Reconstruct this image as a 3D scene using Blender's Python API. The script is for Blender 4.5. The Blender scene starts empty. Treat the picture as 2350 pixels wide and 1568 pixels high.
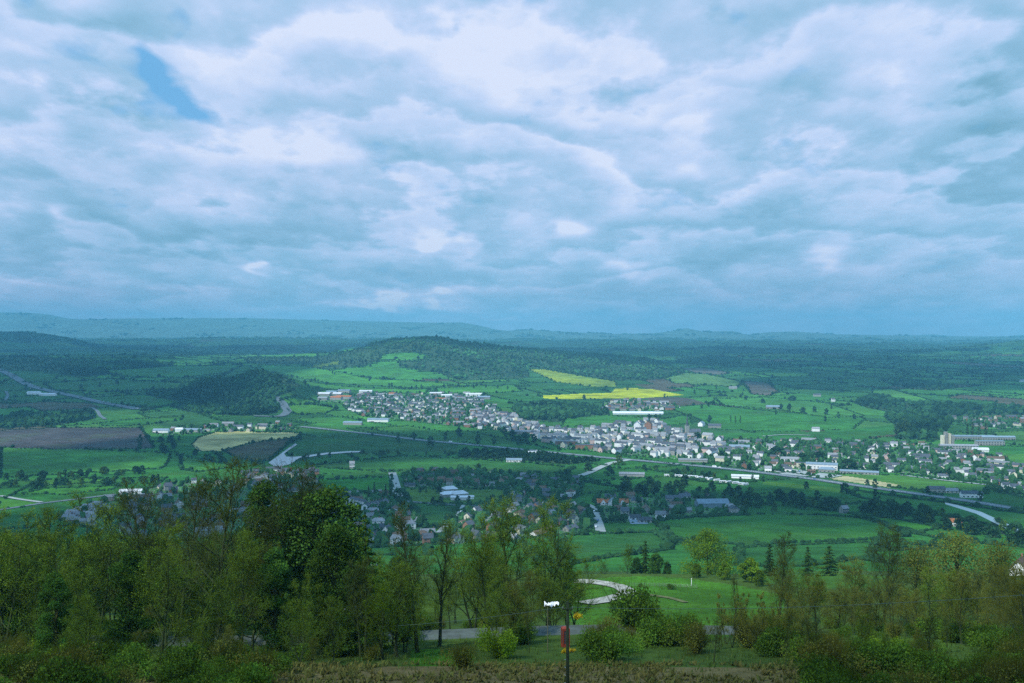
# Wide valley seen from a wooded hillside: town, fields, river, distant hills, broken cloud.
import bpy, math, random
import numpy as np
from mathutils import Vector
R = math.radians
rng = np.random.default_rng(7)
random.seed(7)
sc = bpy.context.scene
COL = sc.collection

# ------------------------------------------------------------------ camera
CZ, F, CX, CY, HOR = 220.0, 2285.0, 1175.0, 784.0, 755.0      # photo measured at 2350 x 1568
PITCH = math.atan((CY - HOR) / F)
cam_d = bpy.data.cameras.new('camera'); cam = bpy.data.objects.new('camera', cam_d); COL.objects.link(cam)
cam.location = (0, 0, CZ); cam.rotation_euler = (math.pi/2 - PITCH, 0, 0)
cam_d.lens = 35.0; cam_d.sensor_width = 36.0; cam_d.clip_start = 0.5; cam_d.clip_end = 60000
sc.camera = cam

# ------------------------------------------------------------------ terrain
def sstep(a, b, x):
    t = np.clip((x - a) / (b - a), 0, 1); return t*t*(3-2*t)
def wav(x, y, L, s):
    return (np.sin(x/L*1.3 + s) * np.cos(y/L*1.1 + 1.7*s) + np.sin((x*.6 + y*.8)/L*1.9 + 2.3*s)*.6
            + np.sin((x*.9 - y*.5)/L*2.7 + .7*s)*.35)
PY = np.array([-700, -60, 0, 20, 70, 95, 120, 140, 200, 260, 330, 400, 600, 800, 1050, 1300, 1500, 2000, 2500, 3000, 4000, 6000, 9000, 13000, 20000], float)
PZ = np.array([224, 221, 217.6, 209, 192, 187, 180.5, 176.2, 160, 148.5, 138, 115, 78, 48, 27, 18, 14, 14, 20, 30, 52, 70, 80, 85, 90], float)
def crest(xs, ys, d, px):           # crest height over world x at distance d from outline pixels
    return d, np.array([(p - CX)/F*d for p in xs]), np.array([CZ - (q - HOR)/F*d for q in ys])
def ridge(z, x, y, C, wf, wb):      # lift the ground to a crest, falling away in front and behind
    d, X, Z = C
    t = np.where(y < d, (d - y)/wf, (y - d)/wb)
    return z + np.maximum(np.interp(x, X, Z) - z, 0)*(1 - sstep(0, 1, t))
C_mid = crest([-900, 300, 430, 520, 600, 680, 761, 838, 863, 914, 950, 978, 1016, 1054, 1118, 1166, 1319, 1421, 1482, 1540, 1600, 1700, 1900],
              [850, 848, 842, 828, 818, 813, 808, 797, 789, 778, 772.5, 771, 774, 783, 792, 800, 812, 820, 826, 842, 856, 872, 884], 4500, 0)
C_kn = crest([330, 377, 420, 458, 534, 583, 609, 640, 667, 692, 720],
             [958, 932, 896, 873, 866, 853, 856, 862, 871, 885, 925], 2750, 0)
C_rt = crest([1440, 1548, 1604, 1675, 1760, 1860, 2000, 2200, 2350, 2700], [842, 822, 815, 820, 826, 822, 820, 815, 808, 800], 5600, 0)
C_lf = crest([-600, 0, 80, 130, 150, 230, 400], [756, 761, 764, 772, 784, 800, 820], 6600, 0)
C_lh = crest([-500, 0, 200, 330, 430, 520, 620], [812, 818, 815, 815, 824, 836, 862], 4300, 0)
C_m2 = crest([-900, 200, 350, 560, 760, 850, 960, 1100, 1400, 1700, 2000, 2200, 2300, 2347, 2420, 2700],
             [790, 782, 778, 775, 777, 782, 788, 786, 782, 783, 790, 795, 790, 781, 778, 790], 9000, 0)
C_a = crest([-800, -200, 0, 70, 110, 150, 190, 300, 550, 640, 830, 1000, 1060, 1100, 1140, 1200, 1300, 1500],
            [712, 716, 717, 718, 722, 731, 733, 731, 730, 732, 737, 741, 740, 747, 757, 762, 768, 772], 14300, 0)
C_b = crest([900, 1150, 1220, 1400, 1500, 1540, 1560, 1576, 1590, 1610, 1680, 1695, 1720, 1760, 1820, 1903, 2107, 2350, 2700],
            [770, 760, 757, 767, 765, 761, 757, 753.5, 757, 760.5, 760.5, 768, 771, 763, 761, 767, 771, 778, 780], 14000, 0)
C_re = crest([1900, 2120, 2200, 2250, 2300, 2347, 2420, 2600], [860, 812, 801, 796, 789, 781, 776, 772], 6300, 0)
def Zf(x, y):
    z = np.interp(y, PY, PZ)
    z = z + wav(x, y, 31, .4) * .55 * sstep(30, 120, y) * (1 - sstep(500, 900, y))
    z = z + wav(x, y, 330, 1.1) * (1.6*sstep(400, 900, y) + 7*sstep(2700, 4200, y) + 9*sstep(5000, 8000, y))
    z = z + wav(x, y, 1100, 2.2) * (16*sstep(4200, 7500, y))
    z = z + 16*sstep(900, 1700, x) * sstep(1500, 2600, y) * (1 - sstep(2600, 4500, y))
    z = z + 18*sstep(-300, -1000, x) * sstep(1900, 2900, y)
    for C, wf, wb in ((C_kn, 330, 420), (C_lh, 1500, 800), (C_mid, 1150, 900), (C_rt, 1300, 900), (C_lf, 1100, 900),
                      (C_re, 1000, 800), (C_m2, 1500, 1400), (C_a, 2200, 1500), (C_b, 1600, 1200)):
        z = ridge(z, x, y, C, wf, wb)
    return z
# fan-shaped grid of ground vertices
ys = [-650., -500., -350., -250, -170, -120, -80, -50, -30, -15, 0.]
while ys[-1] < 17300:
    y = ys[-1]
    st = 2.2 if y < 480 else max(2.2, y*y/502700*2.2)
    st = min(st, 16 if y < 3100 else 28 if y < 5000 else 60 if y < 7000 else 120)
    ys.append(y + st)
YS = np.array(ys); NR = len(YS); NC = 1260; UM = 0.69; Y0 = 90.0
US = np.linspace(-UM, UM, NC)
WID = np.where(YS < 0, Y0 + 500*np.clip(-YS/650, 0, 1)*1.0, YS + Y0)
GX = US[None, :] * WID[:, None]; GY = np.repeat(YS[:, None], NC, 1)
GZ = Zf(GX, GY)
ZMIN = float(GZ.min())
def meshZ(x, y):
    x = np.asarray(x, float); y = np.asarray(y, float)
    j = np.clip(np.searchsorted(YS, y) - 1, 0, NR-2); t = np.clip((y - YS[j])/(YS[j+1]-YS[j]), 0, 1)
    w = WID[j]*(1-t) + WID[j+1]*t
    u = (x/w + UM)/(2*UM)*(NC-1); i = np.clip(np.floor(u).astype(int), 0, NC-2); s = np.clip(u - i, 0, 1)
    return (GZ[j, i]*(1-s) + GZ[j, i+1]*s)*(1-t) + (GZ[j+1, i]*(1-s) + GZ[j+1, i+1]*s)*t
SP, CP = math.sin(PITCH), math.cos(PITCH)
TS = np.geomspace(30, 17200, 6000)
def at(px, py, lift=0.0):
    """ground point seen at a photo position"""
    xc = (px - CX)/F; yc = (CY - py)/F
    dx, dy, dz = xc, CP + yc*SP, -SP + yc*CP
    Y = TS; X = dx/dy*Y; Zr = CZ + dz/dy*Y
    h = Zr - (meshZ(X, Y) + lift)
    k = np.argmax(h < 0)
    if h[k] >= 0: k = int(np.argmin(h)); return np.array([X[k], Y[k], meshZ(X[k], Y[k])])
    k = max(k, 1); f = h[k-1]/(h[k-1]-h[k]); yy = Y[k-1] + f*(Y[k]-Y[k-1])
    xx = dx/dy*yy
    return np.array([xx, yy, float(meshZ(xx, yy))])
def pix(x, y, z):
    dy = y; dz = z - CZ
    c = dy*CP - dz*SP; u = dy*SP + dz*CP
    return CX + F*np.asarray(x)/c, CY - F*u/c
def poly_w(P): return np.array([at(px, py)[:2] for px, py in P])
def inside(P, x, y):
    r = np.zeros(np.shape(x), bool); n = len(P); j = n-1
    for i in range(n):
        xi, yi = P[i]; xj, yj = P[j]
        c = ((yi > y) != (yj > y)) & (x < (xj-xi)*(y-yi)/((yj-yi) if yj != yi else 1e-9) + xi)
        r ^= c; j = i
    return r
def densify(P, n=6):
    out = []
    for a, b in zip(P, P[1:] + P[:1]):
        for k in range(n): out.append((a[0]+(b[0]-a[0])*k/n, a[1]+(b[1]-a[1])*k/n))
    return out

# ------------------------------------------------------------------ materials
def nt_new(name):
    m = bpy.data.materials.new(name); m.use_nodes = True; nt = m.node_tree; nt.nodes.clear(); return m, nt
def N(nt, t, **k):
    n = nt.nodes.new(t)
    for a, b in k.items(): setattr(n, a, b)
    return n
def mixc(nt, a, b, fac, mode='MIX'):
    m = N(nt, 'ShaderNodeMix', data_type='RGBA', blend_type=mode)
    for s, v in ((0, fac), (6, a), (7, b)):
        if hasattr(v, 'default_value') or hasattr(v, 'links'): nt.links.new(v, m.inputs[s])
        else: m.inputs[s].default_value = v if s == 0 else (*v, 1) if len(v) == 3 else v
    return m.outputs[2]
def mth(nt, op, a, b=None, c=None, clamp=False):
    m = N(nt, 'ShaderNodeMath', operation=op, use_clamp=clamp)
    for i, v in enumerate((a, b, c)):
        if v is None: continue
        if hasattr(v, 'links'): nt.links.new(v, m.inputs[i])
        else: m.inputs[i].default_value = v
    return m.outputs[0]
def noise(nt, vec, scale, detail=4, rough=.55, dist=0, dim='3D'):
    n = N(nt, 'ShaderNodeTexNoise', noise_dimensions=dim); n.inputs['Scale'].default_value = scale; n.inputs['Detail'].default_value = detail
    n.inputs['Roughness'].default_value = rough; n.inputs['Distortion'].default_value = dist
    if vec is not None: nt.links.new(vec, n.inputs['Vector'])
    return n.outputs['Fac']
def remap(nt, v, a, b, c, d):
    m = N(nt, 'ShaderNodeMapRange'); nt.links.new(v, m.inputs[0])
    for i, q in enumerate((a, b, c, d)): m.inputs[i+1].default_value = q
    return m.outputs[0]
def surf(name, col, rough=.8, var=.25, scale=.6, rnd=.25, spec=.3, metal=0., dirt=None):
    """painted / stone / tile surface: mottled colour, slight change from object to object"""
    m, nt = nt_new(name); out = N(nt, 'ShaderNodeOutputMaterial'); p = N(nt, 'ShaderNodeBsdfPrincipled')
    tc = N(nt, 'ShaderNodeTexCoord'); oi = N(nt, 'ShaderNodeObjectInfo')
    n1 = noise(nt, tc.outputs['Object'], scale, 5)
    f = remap(nt, n1, .3, .7, 1-var, 1+var)
    g = remap(nt, oi.outputs['Random'], 0, 1, 1-rnd, 1+rnd*.6)
    f = mth(nt, 'MULTIPLY', f, g)
    v = N(nt, 'ShaderNodeVectorMath', operation='SCALE'); v.inputs[0].default_value = col; nt.links.new(f, v.inputs['Scale'])
    c = v.outputs[0]
    if dirt:
        n2 = noise(nt, tc.outputs['Object'], scale*3.1, 4); c = mixc(nt, c, dirt, remap(nt, n2, .55, .75, 0, .7))
    nt.links.new(c, p.inputs['Base Color']); p.inputs['Roughness'].default_value = rough
    p.inputs['Specular IOR Level'].default_value = spec; p.inputs['Metallic'].default_value = metal
    nt.links.new(p.outputs[0], out.inputs[0]); return m
def leafmat(name, col, col2, trans=.35, rnd=.3, attr=True, scale=.5):
    m, nt = nt_new(name); out = N(nt, 'ShaderNodeOutputMaterial')
    d = N(nt, 'ShaderNodeBsdfDiffuse'); t = N(nt, 'ShaderNodeBsdfTranslucent'); mx = N(nt, 'ShaderNodeMixShader')
    tc = N(nt, 'ShaderNodeTexCoord'); oi = N(nt, 'ShaderNodeObjectInfo'); at_ = N(nt, 'ShaderNodeAttribute', attribute_name='tint')
    n1 = noise(nt, tc.outputs['Object'], scale, 3)
    c = mixc(nt, col, col2, remap(nt, n1, .35, .65, 0, 1))
    g = remap(nt, oi.outputs['Random'], 0, 1, 1-rnd, 1+rnd)
    if attr: g = mth(nt, 'MULTIPLY', g, at_.outputs['Fac'])
    v = N(nt, 'ShaderNodeVectorMath', operation='SCALE'); nt.links.new(c, v.inputs[0]); nt.links.new(g, v.inputs['Scale'])
    nt.links.new(v.outputs[0], d.inputs[0]); nt.links.new(v.outputs[0], t.inputs[0]); mx.inputs[0].default_value = trans
    nt.links.new(d.outputs[0], mx.inputs[1]); nt.links.new(t.outputs[0], mx.inputs[2]); nt.links.new(mx.outputs[0], out.inputs[0])
    return m
def groundmat():
    m, nt = nt_new('ground_cover'); out = N(nt, 'ShaderNodeOutputMaterial'); p = N(nt, 'ShaderNodeBsdfPrincipled')
    geo = N(nt, 'ShaderNodeNewGeometry'); a = N(nt, 'ShaderNodeAttribute', attribute_name='cover')
    pos = geo.outputs['Position']
    sq = N(nt, 'ShaderNodeVectorMath', operation='MULTIPLY'); nt.links.new(pos, sq.inputs[0]); sq.inputs[1].default_value = (1, 1, 0)
    pos = sq.outputs[0]
    n0 = noise(nt, pos, .0045, 5, .6); n1 = noise(nt, pos, .028, 5, .6); n2 = noise(nt, pos, .35, 4, .6); n3 = noise(nt, pos, 2.2, 3, .6)
    f = mth(nt, 'MULTIPLY', remap(nt, n0, .3, .7, .66, 1.34), remap(nt, n1, .3, .7, .62, 1.38))
    f = mth(nt, 'MULTIPLY', f, remap(nt, n2, .3, .7, .75, 1.25)); f = mth(nt, 'MULTIPLY', f, remap(nt, n3, .3, .7, .7, 1.3))
    v = N(nt, 'ShaderNodeVectorMath', operation='SCALE'); nt.links.new(a.outputs['Color'], v.inputs[0]); nt.links.new(f, v.inputs['Scale'])
    c = mixc(nt, v.outputs[0], (.055, .10, .015), remap(nt, noise(nt, pos, .011, 4), .5, .72, 0, .45))
    # tramlines of field work
    w = N(nt, 'ShaderNodeTexWave', wave_type='BANDS', bands_direction='DIAGONAL'); w.inputs['Scale'].default_value = .022
    w.inputs['Distortion'].default_value = 1.5; w.inputs['Detail'].default_value = 2; w.inputs['Detail Scale'].default_value = .3
    nt.links.new(pos, w.inputs['Vector'])
    s2 = N(nt, 'ShaderNodeVectorMath', operation='SCALE'); nt.links.new(c, s2.inputs[0]); nt.links.new(remap(nt, w.outputs['Fac'], 0, 1, .93, 1.05), s2.inputs['Scale'])
    nt.links.new(s2.outputs[0], p.inputs['Base Color']); p.inputs['Roughness'].default_value = .95; p.inputs['Specular IOR Level'].default_value = .05
    b = N(nt, 'ShaderNodeBump'); b.inputs['Strength'].default_value = .6; b.inputs['Distance'].default_value = .5
    nt.links.new(n3, b.inputs['Height']); nt.links.new(b.outputs[0], p.inputs['Normal'])
    nt.links.new(p.outputs[0], out.inputs[0]); return m
M = {}
M['ground'] = groundmat()
M['lane'] = surf('old_asphalt', (.065, .085, .075), .95, .4, .5, .1, dirt=(.05, .09, .03))
M['wire'] = surf('tarnished_wire', (.09, .15, .13), .6, .1, 1, .05)
M['road'] = surf('asphalt', (.10, .13, .145), .9, .2, .12, .1)
M['road_pale'] = surf('pale_concrete_road', (.30, .34, .32), .9, .2, .12, .1)
M['track'] = surf('stone_track', (.33, .33, .28), .95, .35, .8, .1)
M['mud'] = surf('muddy_track', (.10, .115, .035), .95, .35, .6, .1)
M['paint'] = surf('road_paint', (.7, .72, .7), .8, .2, .3, .1)
M['white'] = surf('white_render', (.80, .82, .82), .8, .12, .4, .2, dirt=(.5, .52, .5))
M['cream'] = surf('cream_render', (.62, .60, .46), .8, .12, .4, .2)
M['stone'] = surf('grey_stone', (.30, .31, .29), .9, .25, .8, .25)
M['brick'] = surf('red_brick', (.26, .14, .09), .9, .25, .8, .25)
M['pink'] = surf('pink_render', (.60, .44, .40), .8, .15, .4, .2)
M['slate'] = surf('slate_roof', (.085, .10, .12), .85, .3, .7, .35, spec=.08)
M['paleslate'] = surf('pale_slate_roof', (.24, .26, .275), .85, .25, .7, .3, spec=.08)
M['tile'] = surf('brown_tile_roof', (.14, .10, .07), .85, .3, .7, .3, spec=.08)
M['orange'] = surf('orange_tile_roof', (.40, .15, .06), .85, .25, .7, .25, spec=.08)
M['sheet'] = surf('white_sheet_roof', (.62, .66, .68), .85, .1, .1, .1, spec=.08)
M['bluegrey'] = surf('blue_grey_sheet', (.20, .28, .34), .85, .12, .2, .15, spec=.08)
M['glass'] = surf('window_glass', (.03, .05, .07), .15, .1, .5, .2, spec=.7)
M['glasshouse'] = surf('glasshouse_panes', (.66, .75, .78), .3, .1, .1, .1, spec=.6)
M['bark'] = surf('mossy_bark', (.028, .046, .012), .95, .45, .9, .3)
M['bark_far'] = surf('brown_bark', (.06, .075, .022), .95, .3, .9, .3)
M['wood'] = surf('weathered_wood', (.10, .11, .06), .9, .35, 2.5, .2)
M['pole'] = surf('creosoted_pole', (.030, .045, .018), .9, .3, 3, .1)
M['metal'] = surf('galvanised_steel', (.40, .46, .46), .45, .15, 3, .1, metal=.4)
M['red'] = surf('red_paint', (.20, .035, .018), .55, .2, 2.5, .1)
M['carw'] = surf('white_car_paint', (.75, .78, .8), .3, .05, 1, .1, spec=.6)
M['carb'] = surf('blue_car_paint', (.05, .12, .3), .3, .05, 1, .1, spec=.6)
M['carr'] = surf('red_car_paint', (.4, .05, .04), .3, .05, 1, .1, spec=.6)
M['card'] = surf('dark_car_paint', (.05, .06, .07), .3, .05, 1, .1, spec=.6)
M['rubber'] = surf('tyre_rubber', (.02, .02, .022), .9, .1, 3, .1)
M['bluep'] = surf('blue_paint', (.08, .2, .45), .5, .1, 2, .1)
M['plastic'] = surf('white_plastic_sheet', (.8, .84, .86), .4, .08, 3, .05)
M['twig'] = leafmat('twigs_and_buds', (.130, .200, .022), (.090, .180, .022), .3, .25)
M['twig_brown'] = leafmat('brown_twigs', (.150, .165, .030), (.110, .160, .026), .3, .25)
M['twig_dark'] = leafmat('dark_bare_twigs', (.075, .105, .022), (.060, .095, .020), .2, .2)
M['twig_lime'] = leafmat('fresh_spring_leaves', (.15, .24, .014), (.10, .21, .016), .4, .25)
M['needle'] = leafmat('dark_needles', (.040, .105, .018), (.062, .120, .016), .25, .25)
M['leaf'] = leafmat('dark_leaves', (.042, .125, .020), (.066, .140, .020), .35, .3)
M['leaf_far'] = leafmat('tree_leaves', (.018, .072, .026), (.036, .092, .024), .25, .4)
M['leaf_pale'] = leafmat('pale_tree_leaves', (.075, .15, .04), (.055, .12, .03), .3, .3)
M['bush'] = leafmat('bush_leaves', (.060, .140, .016), (.085, .145, .016), .35, .3)
M['bracken'] = leafmat('dead_bracken', (.16, .145, .042), (.11, .135, .034), .3, .2)
M['grass'] = leafmat('rough_grass', (.06, .13, .018), (.08, .11, .022), .35, .2)
M['gorse'] = leafmat('yellow_blossom', (.60, .42, .02), (.45, .40, .02), .3, .2)
def watermat():
    m, nt = nt_new('river_water'); out = N(nt, 'ShaderNodeOutputMaterial'); p = N(nt, 'ShaderNodeBsdfPrincipled')
    p.inputs['Base Color'].default_value = (.16, .24, .27, 1); p.inputs['Roughness'].default_value = .22; p.inputs['Specular IOR Level'].default_value = .8
    geo = N(nt, 'ShaderNodeNewGeometry'); b = N(nt, 'ShaderNodeBump'); b.inputs['Strength'].default_value = .25; b.inputs['Distance'].default_value = .4
    nt.links.new(noise(nt, geo.outputs['Position'], .35, 4), b.inputs['Height']); nt.links.new(b.outputs[0], p.inputs['Normal'])
    nt.links.new(p.outputs[0], out.inputs[0]); return m
M['water'] = watermat()

# ------------------------------------------------------------------ mesh and object helpers
def mk(name, V, Fs, mats, tint=None, cover=None, fmat=None, smooth=False):
    """mesh from arrays; Fs: list of (n,k) face arrays"""
    V = np.asarray(V, np.float32); Fs = [np.asarray(f, np.int32) for f in (Fs if isinstance(Fs, list) else [Fs]) if len(f)]
    me = bpy.data.meshes.new(name); me.vertices.add(len(V)); me.vertices.foreach_set('co', V.ravel())
    lo = np.concatenate([f.ravel() for f in Fs]); tot = np.concatenate([np.full(len(f), f.shape[1], np.int32) for f in Fs])
    st = np.concatenate([[0], np.cumsum(tot)[:-1]]).astype(np.int32)
    me.loops.add(len(lo)); me.loops.foreach_set('vertex_index', lo)
    me.polygons.add(len(tot)); me.polygons.foreach_set('loop_start', st); me.polygons.foreach_set('loop_total', tot)
    for m in (mats if isinstance(mats, list) else [mats]): me.materials.append(m)
    if fmat is not None: me.polygons.foreach_set('material_index', np.asarray(fmat, np.int32))
    me.polygons.foreach_set('use_smooth', np.full(len(tot), smooth))
    me.update(calc_edges=True)
    if tint is not None:
        a = me.attributes.new('tint', 'FLOAT', 'FACE'); a.data.foreach_set('value', np.asarray(tint, np.float32))
    if cover is not None:
        a = me.attributes.new('cover', 'FLOAT_COLOR', 'FACE')
        c = np.ones((len(tot), 4), np.float32); c[:, :3] = cover; a.data.foreach_set('color', c.ravel())
    return me
def ob(name, me, parent=None, loc=None, rz=0):
    o = bpy.data.objects.new(name, me); COL.objects.link(o)
    if parent is not None: o.parent = parent
    if loc is not None: o.location = loc
    if rz: o.rotation_euler = (0, 0, rz)
    return o
def empty(name, loc, rz=0, s=1.0):
    o = ob(name, None, None, loc, rz); o.empty_display_size = .5; o.scale = (s, s, s) if not isinstance(s, tuple) else s; return o
def struct(o, kind='structure'): o['kind'] = kind; return o
def tag(o, label, cat, group=None):
    o['label'] = label; o['category'] = cat
    if group: o['group'] = group
    return o
class MB:
    def __init__(s): s.v = []; s.q = []; s.t = []; s.n = 0
    def add(s, V, Q=(), T=()):
        s.v.append(np.asarray(V, float))
        if len(Q): s.q.append(np.asarray(Q, int) + s.n)
        if len(T): s.t.append(np.asarray(T, int) + s.n)
        s.n += len(V)
    def box(s, x0, x1, y0, y1, z0, z1):
        V = [(x, y, z) for z in (z0, z1) for x, y in ((x0, y0), (x1, y0), (x1, y1), (x0, y1))]
        s.add(V, [(3, 2, 1, 0), (4, 5, 6, 7), (0, 1, 5, 4), (1, 2, 6, 5), (2, 3, 7, 6), (3, 0, 4, 7)]); return s
    def gable(s, x0, x1, y0, y1, z0, z1, hip=0.):      # ridge along x, closed solid
        ym = (y0+y1)/2
        s.add([(x0, y0, z0), (x1, y0, z0), (x1, y1, z0), (x0, y1, z0), (x0+hip, ym, z1), (x1-hip, ym, z1)],
              [(3, 2, 1, 0), (0, 1, 5, 4), (2, 3, 4, 5)], [(0, 4, 3), (1, 2, 5)]); return s
    def tube(s, P, Rr, k=6, cap=True):
        P = np.asarray(P, float); n = len(P); Rr = np.broadcast_to(np.asarray(Rr, float), (n,))
        ring = []
        for i in range(n):
            d = P[min(i+1, n-1)] - P[max(i-1, 0)]; d = d/(np.linalg.norm(d)+1e-9)
            a = np.cross(d, (0, 0, 1) if abs(d[2]) < .9 else (1, 0, 0)); a /= np.linalg.norm(a); b = np.cross(d, a)
            an = np.arange(k)/k*2*np.pi
            ring.append(P[i] + Rr[i]*(np.cos(an)[:, None]*a + np.sin(an)[:, None]*b))
        V = np.concatenate(ring); Q = []
        for i in range(n-1):
            for j in range(k): Q.append((i*k+j, i*k+(j+1) % k, (i+1)*k+(j+1) % k, (i+1)*k+j))
        T = []
        if cap:
            V = np.concatenate([V, P[:1], P[-1:]])
            for j in range(k): T += [(n*k, (j+1) % k, j), (n*k+1, (n-1)*k+j, (n-1)*k+(j+1) % k)]
        s.add(V, Q, T); return s
    def me(s, name, mat, smooth=False):
        return mk(name, np.concatenate(s.v), [np.concatenate(q) for q in (s.q, s.t) if q], mat, smooth=smooth,
                  tint=np.ones(sum(len(q) for q in s.q) + sum(len(q) for q in s.t)))
    def build(s, name, mat, parent=None, loc=None, rz=0, smooth=False): return ob(name, s.me(name, mat, smooth), parent, loc, rz)
def copy_tree(o, parent=None):
    c = o.copy(); COL.objects.link(c); c.parent = parent
    for ch in o.children: copy_tree(ch, c)
    return c
def ico():
    p = (1+5**.5)/2
    v = np.array([(-1, p, 0), (1, p, 0), (-1, -p, 0), (1, -p, 0), (0, -1, p), (0, 1, p), (0, -1, -p), (0, 1, -p), (p, 0, -1), (p, 0, 1), (-p, 0, -1), (-p, 0, 1)], float)
    v /= np.linalg.norm(v[0])
    f = [(0, 11, 5), (0, 5, 1), (0, 1, 7), (0, 7, 10), (0, 10, 11), (1, 5, 9), (5, 11, 4), (11, 10, 2), (10, 7, 6), (7, 1, 8), (3, 9, 4), (3, 4, 2), (3, 2, 6), (3, 6, 8), (3, 8, 9), (4, 9, 5), (2, 4, 11), (6, 2, 10), (8, 6, 7), (9, 8, 1)]
    return v, np.array(f)
def subd(v, f):
    v = list(map(tuple, v)); c = {}; o = []
    def m(a, b):
        k = (min(a, b), max(a, b))
        if k not in c:
            q = np.array(v[a]) + np.array(v[b]); q /= np.linalg.norm(q); v.append(tuple(q)); c[k] = len(v)-1
        return c[k]
    for a, b, d in f:
        x, y, z = m(a, b), m(b, d), m(d, a); o += [(a, x, z), (b, y, x), (d, z, y), (x, y, z)]
    return np.array(v), np.array(o)
OCT = (np.array([(1, 0, 0), (-1, 0, 0), (0, 1, 0), (0, -1, 0), (0, 0, 1), (0, 0, -1)], float), np.array([(0, 2, 4), (2, 1, 4), (1, 3, 4), (3, 0, 4), (2, 0, 5), (1, 2, 5), (3, 1, 5), (0, 3, 5)]))
ICO0 = ico(); ICO1 = subd(*ICO0)
def blobs(tm, P, S, jit=.25, tint=None):
    """many jittered lumps merged: P (n,3) centres, S (n,3) half sizes"""
    V, Fc = tm; n = len(P); nv = len(V)
    a = rng.uniform(0, 6.28, n); c, s = np.cos(a)[:, None], np.sin(a)[:, None]
    W = V[None]*(1 + rng.normal(0, jit, (n, nv, 1)).clip(-.5, .6))
    X = W[..., 0]*c - W[..., 1]*s; Y = W[..., 0]*s + W[..., 1]*c
    O = np.stack([X, Y, W[..., 2]], -1)*np.asarray(S)[:, None, :] + np.asarray(P)[:, None, :]
    Fa = (Fc[None] + (np.arange(n)*nv)[:, None, None]).reshape(-1, 3)
    t = np.ones(n) if tint is None else tint
    T = np.repeat(t, len(Fc))*rng.uniform(.75, 1.25, n*len(Fc))
    return O.reshape(-1, 3), Fa, T
def merge(parts):
    V = []; Fq = []; T = []; n = 0
    for v, f, t in parts: V.append(v); Fq.append(f+n); T.append(t); n += len(v)
    return np.concatenate(V), np.concatenate(Fq), np.concatenate(T)

# ------------------------------------------------------------------ land cover
G1, G2, G3, G4 = (.060, .235, .035), (.045, .185, .035), (.085, .29, .045), (.035, .14, .03)
BROWN, TAN, RAPE = (.13, .115, .085), (.33, .31, .18), (.44, .50, .012)
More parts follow.
